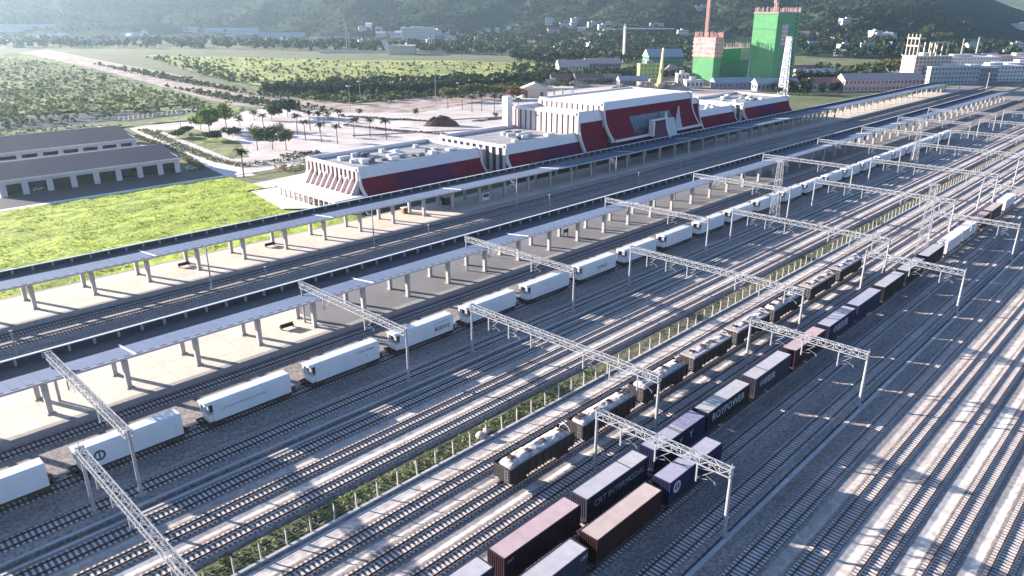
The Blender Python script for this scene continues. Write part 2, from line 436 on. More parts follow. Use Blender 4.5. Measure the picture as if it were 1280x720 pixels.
# ------------------------------------------------------------------ portal gantries
def truss(b, y0, y1, z0, z1, w=.8, pan=1.25):
    n = max(2, int(round(abs(y1-y0)/pan))); L = (y1-y0)/n
    t = .085
    for x in (-w/2, w/2):
        for z in (z0, z1): b.bar((x,y0,z),(x,y1,z), t+.03)
    for i in range(n+1):
        y = y0+L*i
        for x in (-w/2, w/2): b.bar((x,y,z0),(x,y,z1), t)
        for z in (z0, z1): b.bar((-w/2,y,z),(w/2,y,z), t)
        if i < n:
            ya, yb = (y, y+L) if i % 2 else (y+L, y)
            b.bar((-w/2,ya,z0),(-w/2,yb,z1), .07); b.bar((w/2,yb,z0),(w/2,ya,z1), .07)
            b.bar((-w/2,ya,z1),(w/2,yb,z1), .08)
def gantry(x, ya, yb, zb, tracks, label, group, mast_a=True, mast_b=True):
    """ya < yb in metres across the yard; beam bottom at zb"""
    root = empty('portal_gantry', (x, ya, 0), label=label, cat='gantry', group=group)
    d = yb-ya; z1 = zb+.95
    b = MB(); truss(b, 0.0, d, zb, z1); b.build('beam', M_white, root)
    for on, y in ((mast_a, 0), (mast_b, d)):
        if not on: continue
        m = MB(); m.bar((0,y,-.4),(0,y,z1+.15), .5, seg=8, w2=.34); m.box(-.45,.45,y-.45,y+.45,-.4,.12)
        m.bar((0,y,z1+.1),(0,y,z1+.7), .06)
        m.box(-.5,.5,y-.14,y+.14,z1+.005,z1+.13)
        m.build('mast', M_white, root)
    for t in tracks:
        yy = t-ya+2.0
        if yy > d-.6: yy = t-ya-2.0
        s = -1 if yy > t-ya else 1
        dp = MB().bar((0,yy,zb-.01),(0,yy,zb-2.6), .17); dp.build('drop_post', M_white, root)
        a = MB()
        a.bar((.2,yy,zb-.9),(.2,yy+s*1.9,zb-.55),.06).bar((.2,yy,zb-2.2),(.2,yy+s*1.9,zb-.6),.06)
        a.bar((.2,yy+s*.9,zb-1.4),(.2,yy+s*2.4,zb-1.9),.05).bar((.2,yy,zb-2.3),(.2,yy+s*1.3,zb-1.9),.05)
        a.bar((.2,yy+s*2.0,zb-1.75),(.2,yy+s*2.35,zb-2.2),.05)
        a.build('cantilever_arm', M_galv, root)
    return root
Pt = [107.4, 94.8, 101.0]; Qt = [79.7, 75.0, 70.0, 59.35, 54.4, 49.5]; Rt = [43.05, 38.0, 32.35]
PX = [22.6, 64.3, 105.8, 157.0, 202.3, 249, 296, 343, 390, 437]
QX = [17.4, 78.8, 125.5, 170.0, 220.5, 267, 314, 361, 408, 455]
RX = [66.0, 107.0, 158.5, 205, 252, 299, 346, 393]
for i, x in enumerate(PX):
    gantry(x, 85.4, 116.6, 8.1, [107.4, 94.8], f'white lattice gantry over the white train, {nth(i)} from the near end', 'gantries over the white train')
for i, x in enumerate(QX):
    gantry(x, 48.0, 85.9, 8.0, Qt, f'wide white lattice gantry over the middle tracks, {nth(i)} from the near end', 'wide gantries over the middle tracks')
for i, x in enumerate(RX):
    gantry(x, 30.2, 48.8, 7.7, Rt, f'short white lattice gantry over the container wagons, {nth(i)} from the near end', 'short gantries over the container train')
# single masts between the two platforms
for i, (x, y, h) in enumerate([(61.5,149.9,9.6),(104.3,149.9,9.6),(157,149.9,9.6),(207,149.9,9.6),(254,149.9,9.6),(301,149.9,9.6)]):
    r0 = empty('contact_mast', (x,y,0), label=f'tall thin grey line mast in front of the station platform, {nth(i)} from the near end', cat='mast', group='tall masts between the station tracks')
    MB().bar((0,0,-.3),(0,0,h),.38,seg=8,w2=.24).build('pole', M_galv, r0)
    MB().bar((0,0,h-1.6),(0,2.6,h-1.2),.07).bar((0,0,h-2.9),(0,2.6,h-1.3),.07).bar((0,1.2,h-2.1),(0,3.1,h-2.5),.05).build('cantilever_arm', M_galv, r0)
for i, (x, y, h) in enumerate([(23.0,142.4,4.4),(70.5,142.4,4.4),(116.2,142.4,4.6),(163.5,142.4,4.5),(210,142.4,4.5),(237.0,142.4,4.5),(284,142.4,4.5)]):
    r0 = empty('signal_post', (x,y,0), label=f'short pale post with a slanting stay behind the island canopy, {nth(i)} from the near end', cat='post', group='short posts between the platforms')
    MB().bar((0,0,-.3),(0,0,h),.32,seg=6,w2=.24).build('post', M_white, r0)
    MB().bar((.1,0,h-2.2),(2.0,-.6,-.2),.1).build('stay', M_white, r0)
    MB().box(-.25,.25,-.25,.25,h-.003,h+.12).build('post_cap', M_white, r0)

# lattice lighting towers
def lattice_tower(x, y, z0, h, w, label, group=None, material=None, wt=None, name='lattice_tower', t=.16):
    r0 = empty(name, (x,y,z0), label=label, cat='tower', group=group)
    wt = wt or w*.35; b = MB(); c = MB()
    n = max(4, int(h/(w*1.1)))
    cs = [(-1,-1),(1,-1),(1,1),(-1,1)]
    for (a, d) in cs: b.bar((a*w/2,d*w/2,-.3),(a*wt/2,d*wt/2,h),t)
    for i in range(n):
        za, zb2 = h*i/n, h*(i+1)/n
        wa = w+(wt-w)*i/n; wb = w+(wt-w)*(i+1)/n
        for k in range(4):
            p = cs[k]; q = cs[(k+1)%4]
            c.bar((p[0]*wb/2,p[1]*wb/2,zb2),(q[0]*wb/2,q[1]*wb/2,zb2),t*.6)
            c.bar((p[0]*wa/2,p[1]*wa/2,za),(q[0]*wb/2,q[1]*wb/2,zb2),t*.55)
            c.bar((q[0]*wa/2,q[1]*wa/2,za),(p[0]*wb/2,p[1]*wb/2,zb2),t*.55)
    b.build('tower_leg', material or M_white, r0); c.build('bracing', material or M_white, r0)
    MB().box(-wt*.9,wt*.9,-wt*.9,wt*.9,h,h+.12).build('top_platform', material or M_white, r0)
    return r0
for (x,y,h,l) in ((196,86.5,17.5,'pale lattice tower standing beside the white train'),(193.5,47.2,17.5,'pale lattice tower standing in the sunlit middle of the yard'),(318,86.5,17.5,'distant pale lattice tower beyond the end of the white train')):
    lattice_tower(x,y,0,h,2.2,l,'lattice towers in the yard', M_galv, wt=1.2, t=.10)

# ------------------------------------------------------------------ wagons and containers
def wheelset(b, x):
    for s in (-.75, .75):
        b.bar((x,s-.065,.62),(x,s+.065,.62),.86,seg=12)
    b.bar((x,-.7,.62),(x,.7,.62),.16,seg=6)
def bogie(root, x):
    f = MB()
    for s in (-1.05, 1.05):
        f.prism([(-1.25,.5),(-.5,.42),(.5,.42),(1.25,.5),(1.25,.8),(.4,.95),(-.4,.95),(-1.25,.8)], 'y', s-.08, s+.08)
    f.box(-.25,.25,-1.0,1.0,.55,.9)
    o = f.build('bogie', M_rust, root); o.location.x = x
    for q in (-.9,.9): w = MB(); wheelset(w, q); w.build('wheelset', M_dark, o)
    return o
def flat_wagon_proto(L):
    root = empty('flat_wagon')
    d = MB().box(0,L,-1.3,-1.1,.85,1.15).box(0,L,1.1,1.3,.85,1.15).box(0,L,-.35,.35,.7,1.1)
    x = 0
    while x <= L-.2: d.box(x,x+.25,-1.1,1.1,.9,1.1); x += (L-.25)/8
    d.build('deck', M_rust, root)
    bogie(root, 2.0); bogie(root, L-2.0)
    MB().box(-.55,0,-.12,.12,.85,1.05).box(L,L+.55,-.12,.12,.85,1.05).build('coupler', M_dark, root)
    MB().box(1.2+3,L-4.2,-.5,.5,.35,.7).build('brake_gear', M_dark, root)
    return root
FW = flat_wagon_proto(12.6)
fw_used = [False]
def place_wagon(proto, used, x, y, label, group):
    r0 = proto if not used[0] else copy_tree(proto)
    used[0] = True
    r0.location = (x, y, 0.15); r0['label'] = label; r0['category'] = 'wagon'; r0['group'] = group
    return r0

def container_proto(L):
    root = empty('shipping_container')
    W, H = 1.22, 2.9
    b = MB()
    # corrugated long sides
    pitch = .28; dep = .045
    def corr_line(x0, x1):
        pts = []; x = x0
        while x < x1-.01:
            pts += [(x,0),(x+.07,0),(x+.105,dep),(x+.175,dep),(x+.21,0)]; x += pitch
        pts.append((x1,0)); return pts
    pts = corr_line(.16, L-.16)
    for s in (-1, 1):
        for (xa,da),(xb,db) in zip(pts[:-1], pts[1:]):
            b.quad((xa,s*(W-.02-da),.16),(xb,s*(W-.02-db),.16),(xb,s*(W-.02-db),H-.1),(xa,s*(W-.02-da),H-.1))
    pts = corr_line(-W+.16, W-.16)
    for (ya,da),(yb,db) in zip(pts[:-1], pts[1:]):
        b.quad((.02+da*1.6,ya,.16),(.02+db*1.6,yb,.16),(.02+db*1.6,yb,H-.1),(.02+da*1.6,ya,H-.1))
    b.build('corrugated_wall', M_dark, root)
    f = MB()
    for x in (0, L-.16):
        for s in (-W, W-.16): f.box(x,x+.16,s,s+.16,0,H-.004)
    for s in (-W, W-.1):
        f.box(.16,L-.16,s,s+.1,0,.16).box(.16,L-.16,s,s+.1,H-.12,H-.004)
    for x in (0, L-.12): f.box(x,x+.12,-W+.16,W-.16,0,.16).box(x,x+.12,-W+.16,W-.16,H-.12,H-.004)
    f.build('frame', M_dark, root)
    r = MB(); x = .12
    while x < L-.2:      # shallow transverse roof ribs
        r.box(x,x+.22,-W+.1,W-.1,H-.06,H-.022); r.box(x+.22,x+.36,-W+.1,W-.1,H-.06,H-.027); x += .36
    r.build('roof', M_dark, root)
    d = MB().box(L-.10,L-.05,-W+.16,-.01,.16,H-.12).box(L-.10,L-.05,.01,W-.16,.16,H-.12)
    dd = d.build('door', M_dark, root)
    k = MB()
    for y in (-.9,-.35,.35,.9): k.bar((L-.02,y,.2),(L-.02,y,H-.15),.04)
    k.build('lock_rod', M_galv, dd)
    return root
CONT = container_proto(12.19); cont_used = [False]
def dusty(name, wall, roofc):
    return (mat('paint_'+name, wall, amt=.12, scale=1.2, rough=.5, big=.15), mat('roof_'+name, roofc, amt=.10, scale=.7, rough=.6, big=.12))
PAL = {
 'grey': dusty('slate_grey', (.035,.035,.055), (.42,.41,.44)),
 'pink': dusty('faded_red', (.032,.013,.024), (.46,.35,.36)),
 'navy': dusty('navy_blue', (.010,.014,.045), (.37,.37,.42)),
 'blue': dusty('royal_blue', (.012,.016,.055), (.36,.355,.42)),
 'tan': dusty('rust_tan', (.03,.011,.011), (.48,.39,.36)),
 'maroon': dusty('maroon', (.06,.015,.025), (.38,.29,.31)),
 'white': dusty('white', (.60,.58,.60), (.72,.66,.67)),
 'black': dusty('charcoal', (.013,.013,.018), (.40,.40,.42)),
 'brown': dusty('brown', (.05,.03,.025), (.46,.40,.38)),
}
def lettering(parent, text, x, y, z, size, material, ext=.012, rot=None, name='lettering'):
    cu = bpy.data.curves.new(name, 'FONT'); cu.body = text; cu.size = size; cu.extrude = ext; cu.resolution_u = 2
    cu.materials.append(material)
    o = bpy.data.objects.new(name, cu); COL.objects.link(o); o.parent = parent
    bpy.context.view_layer.update()
    me = bpy.data.meshes.new_from_object(o.evaluated_get(bpy.context.evaluated_depsgraph_get()))
    me.materials.clear(); me.materials.append(material)
    bpy.data.objects.remove(o)
    o = bpy.data.objects.new(name, me); COL.objects.link(o); o.parent = parent
    o.location = (x, y, z); o.rotation_euler = rot or (math.pi/2, 0, 0)
    return o
M_letw = mat('white_lettering', (.42,.42,.48), amt=.05, scale=1)
M_letd = mat('dark_lettering', (.06,.07,.09), amt=.05, scale=1)
M_letg = mat('grey_lettering', (.32,.34,.38), amt=.05, scale=1)
def place_container(x, y, colour, label, group, z=1.3):
    r0 = CONT if not cont_used[0] else copy_tree(CONT)
    cont_used[0] = True
    r0.location = (x, y, z); r0['label'] = label; r0['category'] = 'container'; r0['group'] = group
    wall, roof = PAL[colour]
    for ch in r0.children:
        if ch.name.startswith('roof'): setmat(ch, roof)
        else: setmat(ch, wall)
    return r0
GA = 'containers on the long dark train'
A = [(14.8,'navy','dark navy container, mostly cut off below the frame edge'),
     (28.5,'grey','grey-roofed container behind the pink one at the bottom of the photo'),
     (42.1,'pink','container with a dusty pink roof and corrugated end, nearest on the long train'),
     (55.4,'grey','dark container with a pale lilac roof and big white letters, behind the pink one'),
     (69.1,'blue','blue container with three white emblems, partly behind the near gantry beam'),
     (82.0,'black','charcoal container with bold white letters along its side and a plain grey roof'),
     (95.9,'grey','dark container with a grey roof and faint seam, touching the pink roof beyond'),
     (109.6,'pink','pink-roofed container crossed by the second short gantry'),
     (123.3,'navy','navy container with a slanting row of white characters, next after the pink roof'),
     (136.8,'blue','plain blue-grey container behind the navy one with white characters'),
     (150.8,'black','charcoal container with a grey roof under the distant short gantry'),
     (164.5,'black','dark container half hidden by the arms of the third short gantry'),
     (178.6,'black','dark container directly in front of the first white one'),
     (194.0,'white','bright white container, nearer of a touching pair on the dark train'),
     (208.0,'white','bright white container, farther of a touching pair on the dark train'),
     (221.8,'maroon','maroon container directly behind the pair of white ones'),
     (235.6,'brown','brown container between the maroon one and the far white one'),
     (252.0,'white','lone white container at the right edge of the photo')]
conts = []
for i, (x, c, l) in enumerate(A):
    place_wagon(FW, fw_used, x-.2, 43.05, f'rusty flat wagon under the {nth(i)} container of the long train from the near end', 'flat wagons of the long container train')
    conts.append(place_container(x, 43.05, c, l, GA))
GB = 'containers on the short train'
Bc = [(37.1,'grey','grey-roofed container cut by the bottom edge, right of the pink one'),
      (50.8,'tan','container with a peach-tan roof between grey and blue ones on the short train'),
      (64.6,'blue','blue container with a white ring emblem, last of the short train')]
contb = []
for i, (x, c, l) in enumerate(Bc):
    place_wagon(FW, fw_used, x-.2, 38.0, f'rusty flat wagon under the {nth(i)} container of the short train from the near end', 'flat wagons of the short train')
    contb.append(place_container(x, 38.0, c, l, GB))
yf_ = -1.225
def side_text(o, text, x, z, size, m=M_letw, **k): return lettering(o, text, x, yf_, z, size, m, **k)
side_text(conts[3], 'CRT INTERMODAL', 1.4, 1.2, 1.2)
side_text(conts[5], 'ROYPOWER', 1.2, 1.15, 1.7)
for k in range(3):
    side_text(conts[4], 'Y', 3.2+k*2.5, 1.1, 1.5, name='emblem')
side_text(conts[6], '中铁联集', 1.5, 1.0, 1.3); side_text(conts[8], '中铁联集', 2.0, .9, 1.7)
side_text(conts[2], 'CRT', .4, 2.0, .55); side_text(contb[0], 'CRT', 11.0, 1.9, .6)
def ring(parent, x, z, r, m):
    b = MB(); n = 20
    for i in range(n):
        a = 2*math.pi*i/n; c = 2*math.pi*(i+1)/n
        b.quad((x+math.cos(a)*r, yf_-.005, z+math.sin(a)*r),(x+math.cos(c)*r, yf_-.005, z+math.sin(c)*r),(x+math.cos(c)*r*.62, yf_-.005, z+math.sin(c)*r*.62),(x+math.cos(a)*r*.62, yf_-.005, z+math.sin(a)*r*.62))
    b.box(x-.1,x+.1,yf_-.012,yf_,z-r*.6,z+r*.6)
    return b.build('ring_emblem', m, parent)
ring(contb[2], 1.6, 1.7, .8, M_letw)
# roof seams / blue roof graphics
for o, xs in ((conts[3], [8.5]), (conts[4], [5.9, 6.25]), (conts[6], [4.0]), (contb[2], [4.2])):
    b = MB()
    for xx in xs: b.box(xx, xx+.16, -1.1, 1.1, 2.87, 2.893)
    b.build('roof_seam', M_dark, o)
MB().box(7.0,11.9,-1.12,1.12,2.875,2.889).build('painted_roof_panel', mat('violet_roof_paint', (.14,.14,.24), (.33,.32,.40), scale=1.6, rough=.5), conts[4])
MB().box(.1,4.1,-1.12,1.12,2.875,2.889).build('painted_roof_panel', mat('lilac_roof_paint', (.36,.34,.43), amt=.08, scale=1.6, rough=.5), contb[2])

# white refrigerated trailers-on-wagons
def reefer_proto():
    root = empty('refrigerated_container')
    L = 13.2; W = 1.27
    rp = [(-W,2.72),(-W+.02,2.8),(-W+.32,3.06),(W-.32,3.06),(W-.02,2.8),(W,2.72)]
    MB().prism(rp,'x',0,L).build('roof', M_reefer, root)
    w = MB()
    w.box(1.05,L-.06,-W+.01,W-.01,0,2.715)
    # lower front step and the pinched front end
    w.prism([(-W+.15,0),(W-.15,0),(W-.1,1.15),(-W+.1,1.15)],'x',.35,1.045)
    w.box(.16,.5,W-.5,W-.1,1.15,2.71); 
    w.build('insulated_wall', M_reefer, root)
    u = MB().box(.62,1.04,-W+.2,W-.52,1.5,2.66); uu = u.build('cooling_unit', M_black, root)
    MB().box(.56,.615,-.8,.1,1.7,2.4).build('fan_grille', M_galv, uu)
    fr = MB()
    for x in (1.05, 4.6, 8.2, 11.6): fr.box(x,x+.06,-W-.012,-W+.008,.03,2.7)
    fr.box(1.05,L-.06,-W-.02,-W+.008,.0,.14)
    fr.build('side_rail', M_fascia, root)
    MB().box(L-.055,L,-W+.03,-.01,.05,2.7).box(L-.055,L,.01,W-.03,.05,2.7).build('door', M_reefer, root)
    u2 = MB()
    for x in (2.2,5.0,8.0,10.8):
        u2.box(x,x+.35,-1.15,-.95,-.28,-.003)
    u2.build('locking_foot', M_galv, root)
    return root
RF = reefer_proto()
FW2 = flat_wagon_proto(14.6); fw2_used = [False]
NW = 24
reefers = []
texts = {1:'emblem', 2:'line', 3:'small', 4:'cn', 6:'plain', 7:'en'}
rl = {0:'white refrigerated container cut off by the left edge of the photo',
 1:'white refrigerated container with a dark round emblem, behind the lowest gantry on the left',
 2:'white refrigerated container with a thin line of grey lettering along its side',
 3:'white refrigerated container with a small dark caption near its far end',
 4:'white refrigerated container with four big dark characters near its far end',
 5:'white refrigerated container just behind the mast of the second wide gantry',
 6:'plain white refrigerated container with an open dark cooling unit at its near end',
 7:'white refrigerated container with a row of seven dark letters'}
for k in range(NW):
    x = 18.35+16.55*(k-1) if k else 1.8
    place_wagon(FW2, fw2_used, x-.6, 94.8, f'dark flat wagon under the {nth(k)} white refrigerated container from the left edge', 'flat wagons of the white train')
    r0 = RF if k == 0 else copy_tree(RF)
    r0.location = (x, 94.8, 1.25); tag(r0, rl.get(k, f'plain white refrigerated container, {nth(k)} of its train from the left edge'), 'container', 'white refrigerated containers')
    reefers.append(r0)
yr_ = -1.275
def rtext(k, text, x, z, size, m): lettering(reefers[k], text, x, yr_, z, size, m)
yf_ = yr_
ring(reefers[1], 2.6, 1.5, .75, M_letd)
rtext(2, 'LANCANG-MEKONG EXPRESS', 2.4, 1.45, .5, M_letg)
rtext(3, 'COLD CHAIN', 8.9, 2.15, .52, M_letd); rtext(3, '丫', 10.2, .9, .9, M_letg)
rtext(4, '澜湄快线', 8.6, .95, .95, M_letd)
rtext(7, 'EXPRESS', 6.2, 1.05, 1.0, M_letd)
rtext(1, '丫', 12.0, 1.3, .6, M_letg)
MB().prism([(8.4,2.1),(9.6,2.45),(11.6,2.5),(12.2,2.2),(11.5,2.4),(9.6,2.33)],'y',yr_-.01,yr_).build('swoosh_emblem', mat('teal_lettering',(.10,.22,.22)), reefers[4])

# open wagons with pale loads
def gondola_proto():
    root = empty('open_wagon')
    L = 12.4; W = 1.42
    b = MB()
    b.box(0,L,-W,-W+.08,1.15,3.1).box(0,L,W-.08,W,1.15,3.1).box(0,.08,-W+.08,W-.08,1.15,3.1).box(L-.08,L,-W+.08,W-.08,1.15,3.1)
    b.box(.08,L-.08,-W+.08,W-.08,1.15,1.3)
    b.build('body', M_dark, root)
    r = MB(); x = .5
    while x < L-.2:
        for s in (-1,1):
            r.box(x,x+.14,s*W-.09 if s<0 else W+.003,s*W-.003 if s<0 else W+.09,.95,3.05)
        x += 1.42
    for s in (-W-.1, W+.003): r.box(0,L,s,s+.097,3.0,3.16)
    r.box(-.1,-.003,-W,W,3.0,3.16).box(L+.003,L+.1,-W,W,3.0,3.16)
    r.build('side_rib', M_rust, root)
    MB().box(0,L,-.4,.4,.8,1.145).build('underframe', M_dark, root)
    bogie(root, 2.1); bogie(root, L-2.1)
    MB().box(-.7,-.01,-.12,.12,.85,1.05).box(L+.01,L+.7,-.12,.12,.85,1.05).build('coupler', M_dark, root)
    ld = MB()
    for y in (-.25,.25): ld.bar((-.13,y-.9,1.0),(-.13,y-.9,3.1),.04)
    for z in range(5): ld.bar((-.13,-1.15,1.2+z*.4),(-.13,-.65,1.2+z*.4),.035)
    ld.build('ladder', M_galv, root)
    return root
GOP = gondola_proto()
def load_mesh(seed, hgt, flat):
    rr = random.Random(seed); b = MB(); nx, ny = 48, 12
    L, W = 12.2, 1.33
    for j in range(ny+1):
        for i in range(nx+1):
            x = .1+L*i/nx; y = -W+2*W*j/ny
            e = min(1, min(i, nx-i)/4.0)*min(1, min(j, ny-j)/2.5+.25)
            z = 2.75+hgt*e*(1-.45*(y/W)**2)+ (0 if flat else .18*mnoise.noise(Vector((x*.9+seed*9, y*1.3, seed))) + .07*mnoise.noise(Vector((x*3, y*3, seed*3))))*e
            b.v.append((x,y,z))
    for j in range(ny):
        for i in range(nx):
            a = j*(nx+1)+i; b.f.append((a,a+1,a+nx+2,a+nx+1))
    return b
M_load = mat('pale_dusty_load', (.30,.27,.25), (.70,.64,.60), scale=1.6, rough=.95, bump=.05)
M_load2 = mat('grey_lid', (.37,.34,.345), amt=.08, scale=.8, rough=.7, big=.08)
M_load3 = mat('tan_lid', (.40,.34,.30), amt=.08, scale=.8, rough=.8)
M_load4 = mat('blue_grey_lid', (.30,.31,.35), amt=.08, scale=.8, rough=.6)
OW = [(54.4,'load',0,'rough open wagon with a lumpy pale load and ladder, nearest on its track'),
      (68.6,'load',1,'open wagon with a pale load crossed by a hose loop, second of the brown wagons'),
      (83.0,'load',2,'open wagon with a pale load, under the end of the wide gantry'),
      (97.2,'flat',3,'brown wagon with a flat pinkish-grey cover and a dark dent near its middle'),
      (111.6,'flat',4,'brown wagon with a smooth flat pinkish-grey cover'),
      (126.0,'load',5,'brown wagon with a pale load just behind the flat covered pair'),
      (142.2,'tan',6,'brown wagon with a flat tan cover, second last of its row'),
      (157.4,'dark',7,'dark wagon with a blue-grey cover, last at the far end of its row')]
for i, (x, t, sd_, l) in enumerate(OW):
    r0 = GOP if i == 0 else copy_tree(GOP)
    r0.location = (x, 54.4, .15); tag(r0, l, 'wagon', 'open wagons in a row')
    if t == 'load':
        o = load_mesh(sd_, .75, False).build('load', M_load, r0, smooth=True)
        rr = random.Random(sd_)
        for q in range(4):
            h = MB()
            cx = 1.5+q*3+rr.uniform(-.5,.5); cy = rr.uniform(-.5,.5); z = 3.62
            h.prism([(cx-.45,z-.3),(cx+.45,z-.3),(cx+.3,z),(cx-.3,z)],'y',cy-.35,cy+.35)
            h.build('hatch', M_rust, r0)
        h = MB(); pp = None
        for q in range(14):
            a = math.pi*q/13; p = (12.0, .9*math.cos(a), 3.0+.9*math.sin(a))
            if pp: h.bar(pp, p, .09, seg=6)
            pp = p
        h.build('hose', M_fascia, r0)
    else:
        m = {'flat':M_load2,'tan':M_load3,'dark':M_load4}[t]
        MB().prism([(-1.45,3.17),(1.45,3.17),(1.3,3.42),(-1.3,3.42)],'x',.05,12.35).build('cover', m, r0)
        if sd_ == 3: MB().prism([(4.6,3.3),(5.9,3.3),(5.5,3.55),(5.1,3.52)],'y',-.4,.6).build('hatch', M_rust, r0)

# fence with concrete posts along the grassed strip
fr = empty('post_fence', (0,64.2,0), label='low fence of white concrete posts along the grassy strip through the yard', cat='fence')
x = 8.7; pm = None; n = 0
rest = MB()
while x < 470:
    if n < 95:
        if pm is None:
            pm = MB().bar((0,0,-.3),(0,0,1.85),.17).bar((0,0,1.85),(0,.22,2.05),.09).build('fence_post', M_conc, fr); pm.location = (x,.2,0)
        else:
            o = pm.copy(); COL.objects.link(o); o.parent = fr; o.location = (x,.2,0)
            o.rotation_euler = (random.uniform(-.03,.03), random.uniform(-.03,.03), 0)
    else: rest.bar((x,.2,-.3),(x,.2,1.95),.17)
    x += 3.1; n += 1
o = rest.build('far_post', M_conc, fr); o['kind'] = 'stuff'
w = MB()
for z in (.35,.8,1.25,1.7): w.bar((0,.2,z),(470,.2,z),.012)
w.build('fence_wire', M_galv, fr)

# ------------------------------------------------------------------ vegetation
L_fresh = leafmat('fresh_leaves', (.045,.085,.012), (.16,.22,.03), .4)
L_dark = leafmat('dark_leaves', (.018,.034,.018), (.05,.075,.032), .35)
L_mid = leafmat('mid_leaves', (.035,.06,.02), (.11,.14,.045), .35)
L_olive = leafmat('olive_leaves', (.06,.07,.02), (.20,.19,.07), .4)
L_red = leafmat('russet_leaves', (.10,.05,.02), (.22,.13,.05), .5)
def leaf_quad(b, c, s, rr):
    a = rr.uniform(0, 6.283); t = rr.uniform(-.9, .9)
    u = Vector((math.cos(a), math.sin(a), rr.uniform(-.4,.4))).normalized()
    n = Vector((rr.uniform(-1,1), rr.uniform(-1,1), rr.uniform(.1,1.2))).normalized()
    v = n.cross(u).normalized(); u = v.cross(n)
    c = Vector(c); k = rr.uniform(.6,1.2)*s
    b.quad(tuple(c-u*k-v*k*.6), tuple(c+u*k*.8-v*k*.5), tuple(c+u*k+v*k*.6), tuple(c-u*k*.7+v*k*.7))
def crown(b, c, rx, rz, n, s, rr, lobes=5):
    cs = []
    for _ in range(lobes):
        a = rr.uniform(0,6.283); q = rr.uniform(.1,.6)
        cs.append((c[0]+math.cos(a)*q*rx, c[1]+math.sin(a)*q*rx, c[2]+rr.uniform(-.45,.6)*rz, rr.uniform(.45,.75)))
    for i in range(n):
        L_ = cs[i % lobes]
        d = Vector((rr.gauss(0,1), rr.gauss(0,1), rr.gauss(0,1))).normalized()*(rr.random()**.35)*L_[3]
        leaf_quad(b, (L_[0]+d.x*rx, L_[1]+d.y*rx, L_[2]+d.z*rz), s, rr)
def tree(x, y, h, r, leaf, label, group=None, name='broadleaf_tree', z=0, n=420, seed=1):
    rr = random.Random(seed*13+1)
    t0 = empty(name, (x,y,z), label=label, cat='tree', group=group)
    b = MB(); b.bar((0,0,-.2),(.1,.05,h*.45),h*.045,seg=7,w2=h*.028)
    for k in range(5):
        a = rr.uniform(0,6.28); b.bar((.1,.05,h*.38+k*.04*h),(math.cos(a)*r*.55,math.sin(a)*r*.55,h*(.6+.05*k)),h*.02,seg=5,w2=h*.007)
    b.build('trunk', mat('bark',(.10,.075,.055),amt=.3,scale=3), t0)
    c = MB(); crown(c,(0,0,h*.66),r,h*.34,n,r*.13,rr,7); c.build('crown', leaf, t0)
    return t0
# verge plants along the fence (uncountable)
rr = random.Random(11); b = MB()
for i in range(5200):
    x = rr.uniform(0, 330) if i > 2600 else rr.uniform(8, 90)
    y = rr.uniform(64.6, 67.4)
    dens = fbm(x, y, 9, 3, 2.0)
    if dens < -.12 - (0.25 if x < 75 else 0): continue
    h = rr.uniform(.1,.6)*(1 if x < 80 else .6)
    leaf_quad(b, (x, y, -.25+h*rr.random()), rr.uniform(.12,.26), rr)
tag(b.build('verge_grass', leafmat('verge_leaves', (.04,.075,.012), (.14,.19,.04), .25)), 'leafy green weeds filling the strip behind the concrete posts', 'grass', kind='stuff')

# bright grass field
M_grass = mat('bright_grass', (.17,.25,.014), (.42,.50,.06), scale=.35, rough=.9, detail=10, big=.22, bump=.25, bscale=1.2)
def fgrass(x, y): return .12 + .26*fbm(x*.75+y*.2, y*.75, 5.5, 5, 4.0) + .20*abs(fbm(x, y, 2.1, 3, 9.0))
struct(grid_mesh('grass_field', -60, 118, 173.6, 258.5, .75, fgrass, M_grass))
rr = random.Random(5); b = MB()
for i in range(16000):
    x = rr.uniform(0,117); y = rr.uniform(174.5,258)
    if x > 107 and y < 222 : continue
    if fbm(x,y,8,3,1.0) < -.05: continue
    leaf_quad(b,(x,y,fgrass(x,y)+rr.uniform(.05,.4)), rr.uniform(.10,.28), rr)
tag(b.build('grass_tufts', leafmat('tuft_leaves', (.18,.24,.02), (.46,.50,.07), .2)), 'tall bright green grass tufts covering the empty field', 'grass', kind='stuff')

def sheet(name, pts, z, material, thick=0):
    b = MB(); b.poly([(p[0], p[1], z) for p in pts])
    return struct(b.build(name, material))
M_path = mat('pale_pavement', (.62,.60,.56), amt=.08, scale=.3, rough=.85, big=.1)
M_asph = mat('asphalt', (.07,.07,.08), amt=.2, scale=.5, rough=.85, big=.15)
M_plaza = mat('pink_plaza_paving', (.42,.36,.34), (.66,.60,.57), scale=.06, rough=.8, detail=8, big=.1)
M_dirt = mat('pink_earth', (.13,.09,.075), (.50,.41,.37), scale=.09, rough=.95, detail=10, big=.15)
M_water = mat('dark_channel_water', (.035,.04,.05), amt=.25, scale=.2, rough=.75)
sheet('warehouse_road', [(-60,261.5),(128,261.5),(128,279),(-60,279)], .004, M_asph)
struct(MB().box(-60,150,258.5,261.5,-.05,.14).build('pavement', M_path))
sheet('forecourt', [G(313,241),G(345,236),G(372,229),G(446,244),G(420,262),G(352,263)], .5, M_path)
struct(MB().box(100,128,198,236,-.1,.46).build('forecourt_base', M_concd)) if False else None
sheet('access_path', [G(162,161),G(182,157),G(235,180),G(322,219),G(286,222),G(205,183)], .01, M_path)
plaza_px = [(322,219),(182,157),(250,150),(300,140),(345,134),(430,140),(525,140),(600,128),(645,118),(760,108),(870,106),(900,118),(640,160),(560,180),(470,186),(385,200)]
sheet('station_plaza', [G(u,v) for u,v in plaza_px], .006, M_plaza)
